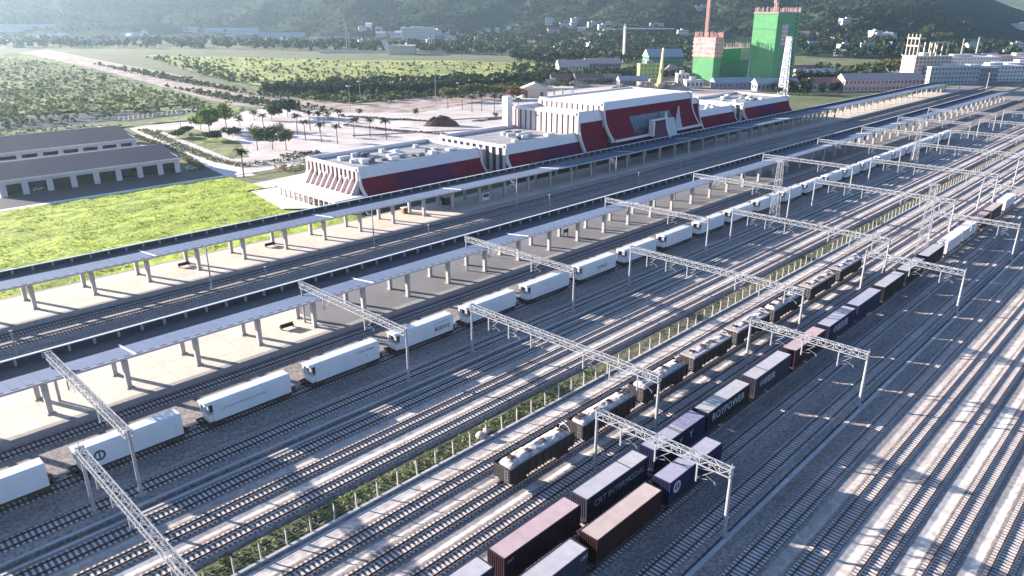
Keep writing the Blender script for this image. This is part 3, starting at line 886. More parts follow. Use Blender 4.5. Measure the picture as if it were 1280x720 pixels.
road_px = [(20,66),(60,62),(130,76),(215,92),(300,112),(360,122),(445,130),(640,110),(645,118),(525,141),(430,141),(345,135),(290,132),(200,108),(110,84)]
sheet('earth_road', [G(u,v) for u,v in road_px], .012, M_dirt)
# concrete apron behind and around the station
sheet('station_apron', [(112,182),(430,182),(430,226),(250,260),(112,240)], .016, M_path)
# dark channel on the left
sheet('channel', [G(-30,169),G(250,140),G(262,131),G(150,139),G(-30,150)], .003, M_water)

# parapet with white posts along the channel
bl = empty('channel_balustrade', (0,0,0), label='low balustrade of white posts beside the dark channel on the left', cat='fence')
pts = [G(u, 166-(u-20)*.118) for u in range(150, 262, 6)]
for (x,y) in pts: MB().box(x-.4,x+.4,y-.4,y+.4,0,2.0).build('balustrade_post', M_conc, bl)
b = MB()
for p, q in zip(pts[:-1], pts[1:]): b.bar((p[0],p[1],1.2),(q[0],q[1],1.2),.35)
b.build('balustrade_rail', M_conc, bl)

# fields beyond
M_field = mat('sunny_field', (.10,.15,.03), (.40,.42,.11), scale=.03, rough=.95, detail=10, big=.2, bump=1.0, bscale=.2)
def ffield(x,y): return .3+1.4*abs(fbm(x,y,26,5,3.0))
def field_mesh(name, px, res, fn, m, z=0):
    P = [G(u,v) for u,v in px]
    x0=min(p[0] for p in P); x1=max(p[0] for p in P); y0=min(p[1] for p in P); y1=max(p[1] for p in P)
    def inside(x,y):
        c=False; j=len(P)-1
        for i in range(len(P)):
            if (P[i][1]>y)!=(P[j][1]>y) and x<(P[j][0]-P[i][0])*(y-P[i][1])/(P[j][1]-P[i][1])+P[i][0]: c=not c
            j=i
        return c
    nx=int((x1-x0)/res)+2; ny=int((y1-y0)/res)+2; idx={}; b=MB()
    for j in range(ny):
        for i in range(nx):
            x=x0+i*res; y=y0+j*res
            if inside(x,y):
                q=[]
                for (di,dj) in ((0,0),(1,0),(1,1),(0,1)):
                    k=(i+di,j+dj)
                    if k not in idx:
                        idx[k]=len(b.v); xx=x0+k[0]*res; yy=y0+k[1]*res; b.v.append((xx,yy,z+fn(xx,yy)))
                    q.append(idx[k])
                b.f.append(tuple(q))
    return struct(b.build(name, m, smooth=True))
field_mesh('green_field', [(178,70),(300,72),(420,76),(560,76),(700,82),(760,84),(700,92),(640,95),(560,100),(420,112),(330,110),(250,94)], 5, ffield, M_field)
M_scrub = mat('rough_scrub', (.035,.06,.022), (.24,.27,.08), scale=.06, rough=.95, detail=10, big=.35, bump=1.5, bscale=.12)
def fscrub(x,y): return .2+max(0,.4*fbm(x,y*.6,35,5,7.0)) + 1.7*abs(fbm(x,y,12,4,5.0))
field_mesh('scrubland', [(-60,64),(30,68),(110,86),(200,110),(262,131),(150,138),(-60,149)], 4, fscrub, M_scrub)
field_mesh('scrubland', [(262,93),(330,112),(420,116),(560,102),(640,97),(760,92),(860,86),(900,84),(900,90),(700,100),(640,109),(445,129),(360,121),(300,110)], 3, lambda x,y: .2+1.3*abs(fbm(x,y,11,4,6.0)), M_scrub)
field_mesh('scrubland', [(-30,141),(150,139),(250,131),(262,131),(300,134),(300,141),(262,150),(180,156),(250,140)], 3, lambda x,y: .1+1.2*abs(fbm(x,y,9,4,6.0)), M_scrub)
field_mesh('scrubland', [(-60,171),(100,160),(160,158),(120,168),(40,180),(-60,190)], 3, lambda x,y: .3+1.2*abs(fbm(x,y,9,4,5.0)), M_scrub)

# ------------------------------------------------------------------ hills
def az_of(u): return math.atan2(u-640, FPX)   # bearing right of the view axis, near the horizon
def smooth(t): t = max(0, min(1, t)); return t*t*(3-2*t)
def interp(x, tab):
    if x <= tab[0][0]: return tab[0][1]
    for (a,b_),(c,d) in zip(tab[:-1], tab[1:]):
        if x <= c: return b_+(d-b_)*(x-a)/(c-a)
    return tab[-1][1]
# columns: photo column -> (distance of foot, height, run)
HFOOT = [(-400,1900),(0,1900),(300,1850),(520,1500),(640,1500),(760,1250),(900,1150),(1050,1050),(1150,1050),(1280,1150),(1500,1500)]
HH = [(-400,165),(0,165),(480,165),(560,160),(700,170),(900,165),(1060,150),(1130,125),(1160,108),(1200,82),(1240,52),(1275,18),(1300,0),(1700,0)]
def hill_h(r, a):
    u = 640+FPX*math.tan(a)
    f = interp(u, HFOOT); H = interp(u, HH)
    t = smooth((r-f)/1300.0)
    x = r*math.sin(a); y = r*math.cos(a)
    ridge = fbm(x,y,620,5,1.5)
    gully = abs(fbm(x,y,330,4,8.5))
    return H*t*(1+.35*ridge) - H*.45*t*(1-t)*2*gully*1.6 + t*7*fbm(x,y,60,4,2.0)
def polar(r, a):
    # bearing a right of view axis -> world
    F = r*math.cos(a); Q = r*math.sin(a)
    return (F*math.cos(PSI)+Q*math.sin(PSI), F*math.sin(PSI)-Q*math.cos(PSI))
def hills(name, hf, r0, r1, nr, a0, a1, na, material, z=-1):
    b = MB()
    for i in range(nr):
        r = r0*(r1/r0)**(i/(nr-1))
        for j in range(na):
            a = a0+(a1-a0)*j/(na-1); x,y = polar(r,a); b.v.append((x,y,z+hf(r,a)))
    for i in range(nr-1):
        for j in range(na-1):
            k=i*na+j; b.f.append((k,k+na,k+na+1,k+1))
    return struct(b.build(name, material, smooth=True))
M_hill = mat('forested_hill', (.010,.022,.016), (.035,.058,.030), scale=.03, rough=1, detail=12, big=.45, bump=9, bscale=.06, spec=.05)
hills('hills', hill_h, 950, 4200, 110, R(-44), R(48), 260, M_hill)
def far_h(r,a):
    u = 640+FPX*math.tan(a)
    H = interp(u, [(-400,120),(900,150),(1100,180),(1250,215),(1400,215),(1700,200)])
    x = r*math.sin(a); y=r*math.cos(a)
    return H*smooth((r-3300)/2200)*(1+.3*fbm(x,y,700,5,4.4))+smooth((r-3300)/400)*12*fbm(x,y,90,3,2)
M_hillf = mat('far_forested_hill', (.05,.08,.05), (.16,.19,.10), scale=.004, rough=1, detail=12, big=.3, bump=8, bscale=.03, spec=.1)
hills('far_hills', far_h, 3300, 6500, 40, R(5), R(50), 120, M_hillf)

def on_hill(u, v):
    """where the sight line through this photo position meets the hill"""
    r_ = ray(u, v); hn = math.hypot(r_[0], r_[1]); s = r_[2]/hn; a = math.atan2(u-640, FPX*CP-(v-360)*SP)
    if s < 0 and -CAMZ/s < 950:
        x,y = G(u,v); return (x,y,0)
    r = 700.0
    while r < 4100:
        z = CAMZ + s*r
        g = max(0, hill_h(r,a)-1) if r > 950 else 0
        if z <= g:
            x,y = polar(r,a); return (x,y,g)
        r += 6
    return None

# woods: far-off masses of trees
def wood(name, items, leaf, label, seed):
    rr = random.Random(seed); b = MB()
    for (poly, n, h0, h1) in items:
        us=[p[0] for p in poly]; vs_=[p[1] for p in poly]; k=0; tries=0
        while k < n and tries < n*20:
            tries += 1
            u = rr.uniform(min(us),max(us)); v = rr.uniform(min(vs_),max(vs_))
            c=False; j=len(poly)-1
            for i in range(len(poly)):
                if (poly[i][1]>v)!=(poly[j][1]>v) and u<(poly[j][0]-poly[i][0])*(v-poly[i][1])/(poly[j][1]-poly[i][1])+poly[i][0]: c=not c
                j=i
            if not c: continue
            k += 1
            p = on_hill(u,v)
            if p is None: continue
            h = rr.uniform(h0,h1); r = h*rr.uniform(.4,.62)
            d = math.hypot(p[0],p[1])
            b.bar((p[0],p[1],p[2]-1),(p[0],p[1],p[2]+h*.5),h*.05,w2=h*.03)
            crown(b,(p[0],p[1],p[2]+h*.58),r,h*.42,46,r*.30,rr,4)
    return tag(b.build(name, leaf), label, 'trees', kind='stuff')
wood('woodland', [([(0,50),(300,52),(640,62),(640,70),(300,62),(0,60)],520,8,15),([(560,44),(860,50),(860,64),(560,60)],330,9,17),
   ([(640,64),(870,66),(860,82),(640,80)],260,8,15),([(990,52),(1280,62),(1280,74),(990,72)],260,8,15)], L_dark, 'dark line of distant woods at the foot of the hills', 21)
wood('tree_belt', [([(325,112),(420,108),(520,104),(640,98),(860,91),(860,96),(640,107),(520,118),(330,119)],900,4.5,8.5),([(960,88),(1130,88),(1110,112),(1000,120),(960,118)],150,5,10),
   ([(640,84),(760,84),(760,92),(640,94)],90,4,7)], L_dark, 'dark belt of trees between the green field and the plaza', 22)
wood('slope_trees', [([(0,0),(640,0),(560,44),(0,40)],900,7,13),([(640,0),(1150,0),(1230,44),(1100,56),(640,44)],1300,6,12)], L_dark, 'scattered tree clumps over the lower hill slopes', 23)
wood('low_scrub', [([(-20,66),(110,88),(260,130),(-20,148)],2600,.7,2.6),([(-60,168),(100,158),(160,158),(-60,186)],350,.6,1.6)], leafmat('bright_scrub_leaves',(.06,.10,.02),(.22,.26,.06),.08), 'low light green scrub covering the rough left fields', 25)
wood('scrub_bushes', [([(-20,66),(110,88),(260,130),(-20,148)],220,1.6,4.2),([(-30,152),(250,128),(262,138),(-30,166)],160,1.2,3.5),([(180,72),(700,82),(420,112),(250,96)],700,1.4,3.8),([(300,120),(640,104),(900,86),(900,90),(640,118),(440,131)],600,1.4,5),([(110,80),(200,100),(330,122),(300,116),(210,95)],230,1.5,4.5),([(200,108),(300,131),(420,139),(340,128)],170,1.5,4),([(180,72),(230,72),(330,104),(290,104)],200,2,5)], L_mid, 'loose bushes dotted over the left fields', 24)

# plaza trees, palms, hedges
tl = [(262,166,10,6,L_fresh,'large fresh-green tree, left of the dense pair in the plaza garden'),
      (283,160,11,5,L_fresh,'tall bright tree behind the large one in the plaza garden'),
      (251,162,7,4,L_mid,'small mid-green tree at the left of the plaza garden clump'),
      (268,176,4,4.5,L_dark,'low dark rounded bush below the large garden tree'),
      (291,172,4,4,L_dark,'low dark bush right of the large garden tree'),
      (322,188,9,3.4,L_mid,'narrow tree left of the three garden trees by the hedge'),
      (341,187,9,3.8,L_mid,'middle tree of the three by the hedge, left of the columnar one'),
      (358,188,8.5,3.4,L_olive,'pale columnar tree, rightmost of the three by the hedge'),
      (222,172,3,4,L_dark,'flat dark bush on the left lawn island'),
      (233,167,3,3,L_dark,'small dark bush behind the flat one on the left lawn island'),
      (360,146,9,7,L_dark,'broad dark tree behind the palms, left of the earth road'),
      (340,150,7,5,L_dark,'dark tree just left of the broad one behind the palms'),
      (565,127,8,7,L_olive,'olive tree at the left end of the grove behind the plaza'),
      (585,124,9,7,L_mid,'green tree second from left in the grove behind the plaza'),
      (605,123,9,7,L_olive,'yellowish tree in the middle of the grove behind the plaza'),
      (625,124,9,7,L_olive,'yellowish tree right of the middle in the grove behind the plaza'),
      (645,126,8,7,L_red,'rusty-leaved tree at the right end of the grove behind the plaza'),
      (1096,96,11,9,L_mid,'round olive tree left of the tall pale one by the far station end'),
      (1112,96,15,10,L_olive,'tall pale green tree beside the yellow building'),
      (1066,97,10,9,L_mid,'round tree left of the tall pale ones near the far platform end')]
for i,(u,v,h,r,lf,l) in enumerate(tl):
    x,y = G(u,v); tree(x,y,h*1.15,r*1.25,lf,l,'trees around the station plaza',seed=i+3, n=420 if v>140 else 260)
for i,(u,v,h) in enumerate([(410,152,6),(450,148,6),(480,158,5),(520,147,6),(350,172,7),(300,158,7),(318,150,7),(200,172,4),(620,150,5),(240,176,4)]):
    x,y=G(u,v); tree(x,y,h,h*.42,[L_mid,L_olive,L_dark][i%3],'young round tree dotted about the station plaza','young trees of the station plaza',seed=90+i,n=200)
# trees on the knoll behind the yellow building
for i,(u,v,h) in enumerate([(1156,60,40),(1170,62,30),(1185,60,26)]):
    x,y = G(u,v); tree(x,y,h,h*.38,L_mid,['big dense tree towering behind the yellow building','lower dense tree just right of the biggest one','smallest of the three dense trees behind the yellow building'][i],'dense trees behind the yellow building',seed=60+i,n=500)
def palm_proto():
    root = empty('palm_tree'); rr = random.Random(4)
    MB().bar((0,0,-.2),(.1,0,7.2),.42,seg=7,w2=.28).build('trunk', mat('bark',(.10,.075,.055),amt=.3,scale=3), root)
    b = MB()
    for k in range(22):
        a = 2*math.pi*k/22+rr.uniform(-.1,.1); el = rr.uniform(.1,1.0); p = Vector((.1,0,7.2)); w=.28
        d = Vector((math.cos(a)*math.cos(el), math.sin(a)*math.cos(el), math.sin(el)))
        side = Vector((-math.sin(a), math.cos(a), 0)); prev = None
        for s in range(6):
            q0 = p - side*w + Vector((0,0,-.12)); q1 = p + side*w + Vector((0,0,-.12)); cc = Vector(p)
            if prev: b.quad(tuple(prev[0]),tuple(prev[2]),tuple(cc),tuple(q0)); b.quad(tuple(prev[2]),tuple(prev[1]),tuple(q1),tuple(cc))
            prev=(q0,q1,cc); p = p + d*.5; d = (d+Vector((0,0,-.28))).normalized(); w = .42*(1-s/6.5)+.05
    b.build('frond', L_dark, root)
    return root
PALM = palm_proto()
ppx = [(305,222,'lone palm on the grass edge in front of the warehouses'),(382,175,0),(402,178,0),(422,180,0),(443,172,0),(463,171,0),(483,175,0),(400,165,0),(388,163,0),(405,158,0),(424,160,0),(560,135,0),(578,137,0),(590,140,0),(602,139,0),(618,139,0),(628,140,0),(640,138,0),(648,141,0),(372,168,0),(330,165,0)]
for i,(u,v,l) in enumerate(ppx):
    x,y = G(u,v); r0 = PALM if i==0 else copy_tree(PALM)
    r0.location=(x,y,0); r0.rotation_euler=(0,0,i*1.3); s=random.uniform(1.05,1.3); r0.scale=(s,s,s)
    if i<1: ll=l
    elif 11<=i<19: ll=f'slim palm in the far row by the grove, {nth(i-11)} from the left'
    else: ll=f'slim palm standing on the pale plaza, {nth(i-1 if i<11 else i-9)} in its cluster behind the low station wing'
    tag(r0, ll, 'palm tree', 'palms on the plaza')
def hedge(px, w, h, leaf, label, seed, z=0):
    rr = random.Random(seed); P=[G(u,v) for u,v in px]; b=MB()
    for (p,q) in zip(P[:-1],P[1:]):
        L_=math.hypot(q[0]-p[0],q[1]-p[1]); n=int(L_*11)
        nx_,ny_=-(q[1]-p[1])/L_,(q[0]-p[0])/L_
        for i in range(n):
            t=rr.random(); o=rr.uniform(-w,w)
            leaf_quad(b,(p[0]+(q[0]-p[0])*t+nx_*o,p[1]+(q[1]-p[1])*t+ny_*o,z+rr.random()**.7*h*(.7+.5*fbm(p[0]+(q[0]-p[0])*t,0,4,2,seed))),.42,rr)
    return tag(b.build('hedge',leaf),label,'hedge')
hedge([(178,163),(222,183),(268,201),(305,208)],2.2,1.9,L_olive,'long clipped hedge running down beside the pale path to the corner',1)
hedge([(305,208),(345,203),(392,196)],1.6,1.9,L_mid,'hedge along the plaza front between the lone palm and the station wing',2)
hedge([(165,170),(200,182),(235,200),(252,212)],1.8,1.6,L_olive,'ragged hedge right beside the warehouse gable ends',3)
hedge([(345,214),(378,210)],3.0,2.2,L_red,'russet shrub bed just left of the low station wing',4)
hedge([(350,196),(400,191)],2.4,1.6,L_dark,'dark shrubs behind the corner of the low station wing',5)
hedge([(310,240),(340,236),(368,231)],.5,.5,L_dark,'thin dark edging plants between the grass and the white forecourt',6)
hedge([(430,157),(490,163),(560,169)],.9,1.0,L_dark,'long low planting strip crossing the plaza behind the palms',11)
hedge([(436,146),(500,150),(560,153)],.9,1.0,L_olive,'long thin planting strip at the back of the plaza, left of the dark mound',12)
hedge([(590,152),(640,147)],.9,1.0,L_dark,'thin planting strip on the plaza just right of the dark mound',13)
hedge([(470,124),(560,121),(640,116)],1.4,2.2,L_mid,'green hedge bank behind the plaza, left of the olive grove',14)
hedge([(320,128),(345,131),(378,140)],1.6,2.2,L_dark,'dark shrubs along the earth road left of the broad dark tree',15)
# lawns between hedge and plaza
sheet('lawn', [G(200,163),G(240,160),G(300,178),G(312,196),G(290,199)], .012, M_scrub)
sheet('lawn', [G(310,215),G(392,203),G(380,209),G(320,219)], .014, M_scrub)

# ------------------------------------------------------------------ warehouses
M_slate = mat('grey_sheet_roof', (.05,.055,.085), amt=.07, scale=.4, rough=.9, big=.06, spec=.08)
M_wall = mat('lavender_white_wall', (.46,.46,.50), amt=.06, scale=.5, rough=.8)
def warehouse(x0,x1,y0,y1,ze,zr,label,bays,group):
    root = empty('warehouse',(x0,y0,0),label=label,cat='warehouse',group=group)
    L=x1-x0; D=y1-y0; yr=D/2
    MB().box(0,L,0,.3,3.9,ze-.3).box(0,L,D-.3,D,0,ze).box(0,.3,.3,D-.3,0,ze).box(L-.3,L,.3,D-.3,0,ze).prism([(.3,ze),(yr,zr-.3),(D-.3,ze)],'x',.05,.3).prism([(.3,ze),(yr,zr-.3),(D-.3,ze)],'x',L-.3,L-.05).build('wall',M_wall,root)
    # pillars between the bays
    bw=L/bays
    first=None
    for i in range(bays+1):
        cx=min(max(bw*i,1.0),L-1.0)
        if first is None: first=MB().box(-.95,.95,.003,.28,0,3.9).build('pillar',M_wall,root); first.location=(cx,0,0)
        else:
            o=first.copy(); COL.objects.link(o); o.parent=root; o.location=(cx,0,0)
    dm=MB().box(.95,bw-.95,4.2,4.4,0,3.9)  # near-black panel set back, paints the shade inside the open bay
    fd=None
    for i in range(bays):
        if fd is None: fd=dm.build('bay_shade_panel',mat('bay_shade',(.006,.009,.018),amt=.3,scale=.8,rough=.9,spec=.05),root)
        else:
            o=fd.copy(); COL.objects.link(o); o.parent=root; o.location=(bw*i,0,0)
    MB().prism([(-1.1,ze-.35),(yr,zr),(D+1.1,ze-.35),(D+1.1,ze-.6),(yr,zr-.25),(-1.1,ze-.6)],'x',-1.0,L+1.0).build('roof',M_slate,root)
    MB().box(-1,L+1,-1.25,-1.103,ze-.95,ze-.3).build('gutter',mat('pale_gutter',(.50,.50,.54),amt=.05),root)
    return root
warehouse(51.8,109.8,279.4,316,5.9,8.2,'near grey-roofed warehouse with eight dark open bays facing the grass',8,'warehouses left of the station')
warehouse(20.0,116.0,338,384,5.9,8.6,'far grey-roofed warehouse behind the one with eight dark bays',13,'warehouses left of the station')
# small cars by the warehouse bays
def car_proto():
    root=empty('parked_car')
    b=MB(); b.prism([(0,.35),(4.3,.35),(4.35,.75),(4.1,.95),(3.2,1.0),(2.6,1.45),(1.1,1.45),(.4,1.0),(0,.9)],'y',-.85,.85); b.build('body',M_white,root)
    MB().prism([(1.0,1.02),(3.1,1.02),(2.55,1.40),(1.15,1.40)],'y',-.86,.86).build('window',M_glassd,root)
    w=MB()
    for x in (.9,3.4):
        for y in (-.8,.8): w.bar((x,y-.1,.32),(x,y+.1,.32),.64,seg=12)
    w.build('wheel',M_black,root)
    return root
CAR=car_proto()
carcols=[M_white,mat('car_silver',(.4,.41,.43),rough=.3,metal=.4),mat('car_black',(.03,.03,.04),rough=.3),mat('car_red',(.22,.04,.03),rough=.35),mat('car_blue',(.05,.08,.18),rough=.35)]
carn=['white','silver','black','red','blue']
cl=[(232,213,0,0,'white car parked at the right end of the near warehouse'),(120,226,1,0,'silver car parked before the middle bay of the near warehouse'),(95,230,2,0,'black car parked before a bay left of the middle of the near warehouse'),(160,221,3,0,'red car parked before a right-hand bay of the near warehouse'),(40,240,0,0,'white car parked before the leftmost bays of the near warehouse'),
    (404,258,1,1,'silver car under the end of the low station wing'),(415,150,0,1,'white van-like car on the plaza behind the palms'),(430,146,2,1,'black car beside the white one on the plaza'),(448,150,3,1,'red car right of the black one on the plaza')]
for i,(u,v,c,a,l) in enumerate(cl):
    x,y=G(u,v); r0=CAR if i==0 else copy_tree(CAR)
    r0.location=(x,y,.5 if i==5 else .01); r0.rotation_euler=(0,0,a*1.3+.4*(i%3)); tag(r0,l,'car','cars around the station')
    for ch in r0.children:
        if ch.name.startswith('body'): setmat(ch,carcols[c])

# ------------------------------------------------------------------ station building
M_red = mat('maroon_roof_cladding', (.155,.008,.030), amt=.10, scale=.3, rough=.9, spec=.05, big=.08)
M_redv = mat('violet_maroon_cladding', (.085,.012,.055), amt=.10, scale=.3, rough=.9, spec=.05, big=.08)
M_trim = mat('white_station_trim', (.66,.62,.62), amt=.05, scale=.5, rough=.5)
M_roofw = mat('white_flat_roof', (.55,.53,.53), amt=.10, scale=.12, rough=.7, big=.12)
M_roofg = mat('grey_flat_roof', (.20,.20,.22), (.42,.41,.42), scale=.25, rough=.8)
M_pink = mat('pale_pink_panel', (.52,.43,.44), amt=.06, scale=.5, rough=.6)
ST = empty('station_building',(120,190,0),label='long white railway station with flared maroon roof panels and stepped raised centre',cat='station')
OX,OY = -120,-190
def SB(b,name,m,parent=ST):
    b.v=[(x+OX,y+OY,z) for x,y,z in b.v]; return b.build(name,m,parent)
def flare(yt,zt,yb,zb,n=8):
    """concave profile from the wall head (yt, zt) down and outwards to (yb, zb)"""
    out=[]
    for i in range(n+1):
        t=i/n; z=zt+(zb-zt)*t; y=yt+(yb-yt)*(t**2.0); out.append((y,z))
    return out
def wing(x0,x1,yt,zt,yb,zb,zpar,yback,endglass=True,vio=None,nfl=2,stripes=10,end_x=None):
    pr=flare(yt,zt,yb,zb)
    # facade cladding
    def panel(xa,xb,m):
        b=MB(); b.prism(pr+[(yb,zb-.3),(yt+.9,zb-.3),(yt+.9,zt)],'x',xa,xb); SB(b,'roof_panel',m)
    if vio:
        panel(x0+.6,vio[0],M_red); panel(vio[0],vio[1],M_redv); panel(vio[1],x1-.6,M_red)
    else: panel(x0+.6,x1-.6,M_red)
    # parapet band above
    b=MB(); b.prism([(yt+.02,zt+.003),(yt+.9,zt+.003),(yt+2.2,zpar-.3),(yt+1.9,zpar)],'x',x0,x1); SB(b,'parapet',M_trim)
    # fins at both ends, front and back
    for xa in (x0,x1-.6):
        b=MB(); pf=[(y-.35,z) for y,z in flare(yt,zt,yb,zb)]; b.prism([(yt+1.9,zpar+.15),(yt+.2,zpar+.15),(yt-.35,zt)]+pf[1:]+[(yb-.35,zb-1.0),(yb+.9,zb-1.0)]+[(y+1.0,z) for y,z in flare(yt,zt,yb,zb)][::-1],'x',xa,xa+.6); SB(b,'fin',M_trim)
        b=MB(); yb2=2*yback-yb if False else yback+(yt-yb); pf=[(yback-(y-yt)+.35,z) for y,z in flare(yt,zt,yb,zb)]
        b.prism([(yback-1.9,zpar+.15),(yback-.2,zpar+.15)]+pf+[(yb2-.9,zb-.6)]+[(yback-(y-yt)-1.0,z) for y,z in flare(yt,zt,yb,zb)][::-1],'x',xa,xa+.6); SB(b,'fin',M_trim)
    # back band
    b=MB(); b.prism([(yback-.9,zb-.3),(yback,zb-.3),(yback,zpar),(yback-.9,zpar)],'x',x0+.6,x1-.6); SB(b,'back_wall',M_trim)
    # roof deck recessed behind the parapet
    b=MB(); b.box(x0+.6,x1-.6,yt+2.0,yback-.9,zpar-1.6,zpar-1.1); SB(b,'flat_roof',M_roofw if zt>12 else M_roofg)
    # lower storey wall (behind the flare)
    b=MB(); b.box(x0+.8,x1-.8,yt+1.0,yback-1.0,0,zb-.31); SB(b,'ground_storey',M_wall)
    # end wall facing along the tracks
    b=MB(); b.box(x0+.12,x0+.35,yt+1.2,yback-1.2,zb-.8,zpar-1.2); gl=SB(b,'end_glazing',M_glassd)
    b=MB(); b.box(x1-.35,x1-.12,yt+1.2,yback-1.2,zb-.8,zpar-1.2); SB(b,'end_glazing',M_glassd)
    b=MB(); W=yback-yt-1.6; n=stripes
    for i in range(n+1):
        yy=yt+.9+W*i/n
        b.box(x0-.25,x0+.11,yy-.55*W/n*(.62 if zt>12 else .36),yy+.55*W/n*(.62 if zt>12 else .36),zb-.8,zpar-1.0)
    SB(b,'end_mullion',M_pink)
    b=MB(); b.box(x0-.35,x0+.6,yt+1.2,yback-1.2,zpar-.995,zpar-.05); SB(b,'end_cornice',M_trim)
    b=MB(); b.box(x1-.6,x1,yt+1.2,yback-1.2,zpar-.995,zpar-.05); SB(b,'end_cornice',M_trim)
    return
# low wing A
wing(126.3,178,187.2,8.3,184.2,3.6,11.6,217,vio=(140,163),stripes=12)
# colonnade below the near end of A
b=MB(); b.box(115,126.2,184,216.5,3.2,3.75); SB(b,'colonnade_roof',M_trim)
cf=None
for i in range(12):
    for xx in (115.4,):
        yy=184.6+i*2.85
        b=MB(); b.box(xx,xx+.45,yy,yy+.45,0,3.195); SB(b,'colonnade_column',M_pink)
b=MB(); b.box(120,120.3,184.5,216,0,3.19); SB(b,'colonnade_glazing',M_glassd)
# sloped pink buttress panels on the near end wall
for i in range(10):
    b=MB(); yy=187.5+i*2.9; b.prism([(123.2,3.76),(126.0,3.76),(126.0,8.2)],'y',yy,yy+.5); SB(b,'buttress',M_pink)
# low wing B
wing(182,231,178.8,9.6,175.2,4.0,12.9,214,vio=(200,219),stripes=10)
# raised blocks and centre
wing(221.5,238,178.9,16.4,174.6,5.0,20.4,214,stripes=12)
wing(236.5,302,178.6,20.0,173.6,9.0,22.8,213,stripes=12)
wing(300.5,309,178.9,17.2,174.6,5.0,19.6,213,stripes=8)
wing(316,352,183.0,9.4,179.8,4.0,12.4,214,stripes=8)
wing(356,409,180.5,10.6,177.0,4.5,13.2,214,vio=(372,396),stripes=8)
# link between
for q in ((177,183,190,212,0,10.5),(308,317,184,213,0,12.0),(351,357,184,213,0,10.8)): SB(MB().box(*q),'link_block',M_trim)
# sill of the centre, its glazing and entrance porch
for q in ((238,266,172.9,173.9,8.0,8.9),(279,303,172.9,173.9,8.0,8.9)): SB(MB().box(*q),'sill',M_trim)
b=MB(); b.box(236,302,175.0,178,3.0,8.0); SB(b,'under_sill_wall',M_redv)
gz=[(y-.18,z) for y,z in flare(178.6,20.0,173.6,9.0)]
b=MB()
def band(xa,xb,t0,t1,off,m,name):
    pr=[]; n=8
    for i in range(n+1):
        t=t0+(t1-t0)*i/n; pr.append((178.6+(173.6-178.6)*t**2-off,20.0+(9-20.0)*t))
    bb=MB(); bb.prism(pr+[(y+.3,z) for y,z in pr][::-1],'x',xa,xb); return SB(bb,name,m)
band(253,283,.33,.93,.10,M_glassd,'front_glazing')
for i in range(13): band(253.4+i*2.35,253.6+i*2.35,.33,.93,.2,mat('slate_mullion',(.10,.12,.15)),'front_mullion') if i%1==0 else None
band(253,283,.28,.33,.2,M_red,'glazing_head')
# porch: red flared box in front of the glazing with white fin, pale triangular fin right of it
pr=flare(172.6,14.0,169.9,6.5)
b=MB(); b.prism(pr+[(173.2,6.5),(173.2,14.0)],'x',262,272); SB(b,'porch_panel',mat('dark_maroon',(.09,.02,.05),amt=.1))
b=MB(); b.prism([(y-.3,z) for y,z in pr]+[(173.3,6.5),(173.3,17.0),(172.6,17.0)],'x',272.05,272.8); SB(b,'porch_fin',M_trim)
b=MB(); b.box(260.9,272.8,172.0,173.3,14.05,14.7).box(260.9,261.9,171,173.3,8,14.0); SB(b,'porch_frame',M_trim)
b=MB(); b.prism([(170.5,6.5),(173.4,6.5),(173.4,14.2),(172.9,14.2)],'x',273,279); SB(b,'porch_side',mat('pale_blue_panel',(.42,.47,.50),amt=.05))
b=MB(); b.prism([(280.5,9.2),(285.8,9.2),(282.2,18.0)],'y',173.2,173.5) if False else b.prism([(279.5,9.0),(286.0,9.0),(283.2,14.5),(282.0,18.6)],'y',172.6,173.1); SB(b,'pointed_fin',mat('pale_blue_panel',(.42,.47,.50),amt=.05))
# vertical sign tower at the rear left corner of the raised block
b=MB(); b.box(216.5,219.5,212,215,0,24.5).box(216,220,211.5,215.5,20.5,21); SB(b,'sign_pillar',M_trim)
# roof plant on the wings
rr=random.Random(9)
M_plant=mat('roof_plant',(.50,.52,.54),amt=.1); M_plantd=mat('roof_plant_dark',(.10,.12,.14),amt=.2)
for (xa,xb,ya,yb2,z,n) in ((132,174,193,213,10.2,26),(188,218,186,209,11.4,14),(318,350,188,208,11.0,14),(358,405,186,208,11.8,20)):
    for i in range(n):
        x=rr.uniform(xa,xb-4); y=rr.uniform(ya,yb2-2); w=rr.uniform(1.5,4.5); d=rr.uniform(.8,2.2); h=rr.uniform(.5,1.5)
        b=MB(); b.box(x,x+w,y,y+d,z+.35,z+.35+h).box(x+.2,x+w-.2,y+.2,y+d-.2,z+.0,z+.35); SB(b,'air_unit',M_plant if i%3 else M_plantd)
# raised light monitor roof on the centre
b=MB(); b.box(240,300,184,210,21.2,22.3); SB(b,'upper_roof',M_roofw)
b=MB()
for i in range(14): b.box(242+i*4,242.25+i*4,184.5,209.5,22.303,22.38)
SB(b,'roof_seam',M_trim)

x,y=G(707,296,1.0)
r0=empty('notice_board',(x,y,1.0),label='small black double-post board on the shaded end of the island platform',cat='board')
MB().box(-.9,-.7,-.1,.1,0,2.2).build('post',M_black,r0); MB().box(.7,.9,-.1,.1,0,2.2).build('post',M_black,r0); MB().box(-.9,.9,-.13,-.103,1.2,2.1).build('panel',M_black,r0)
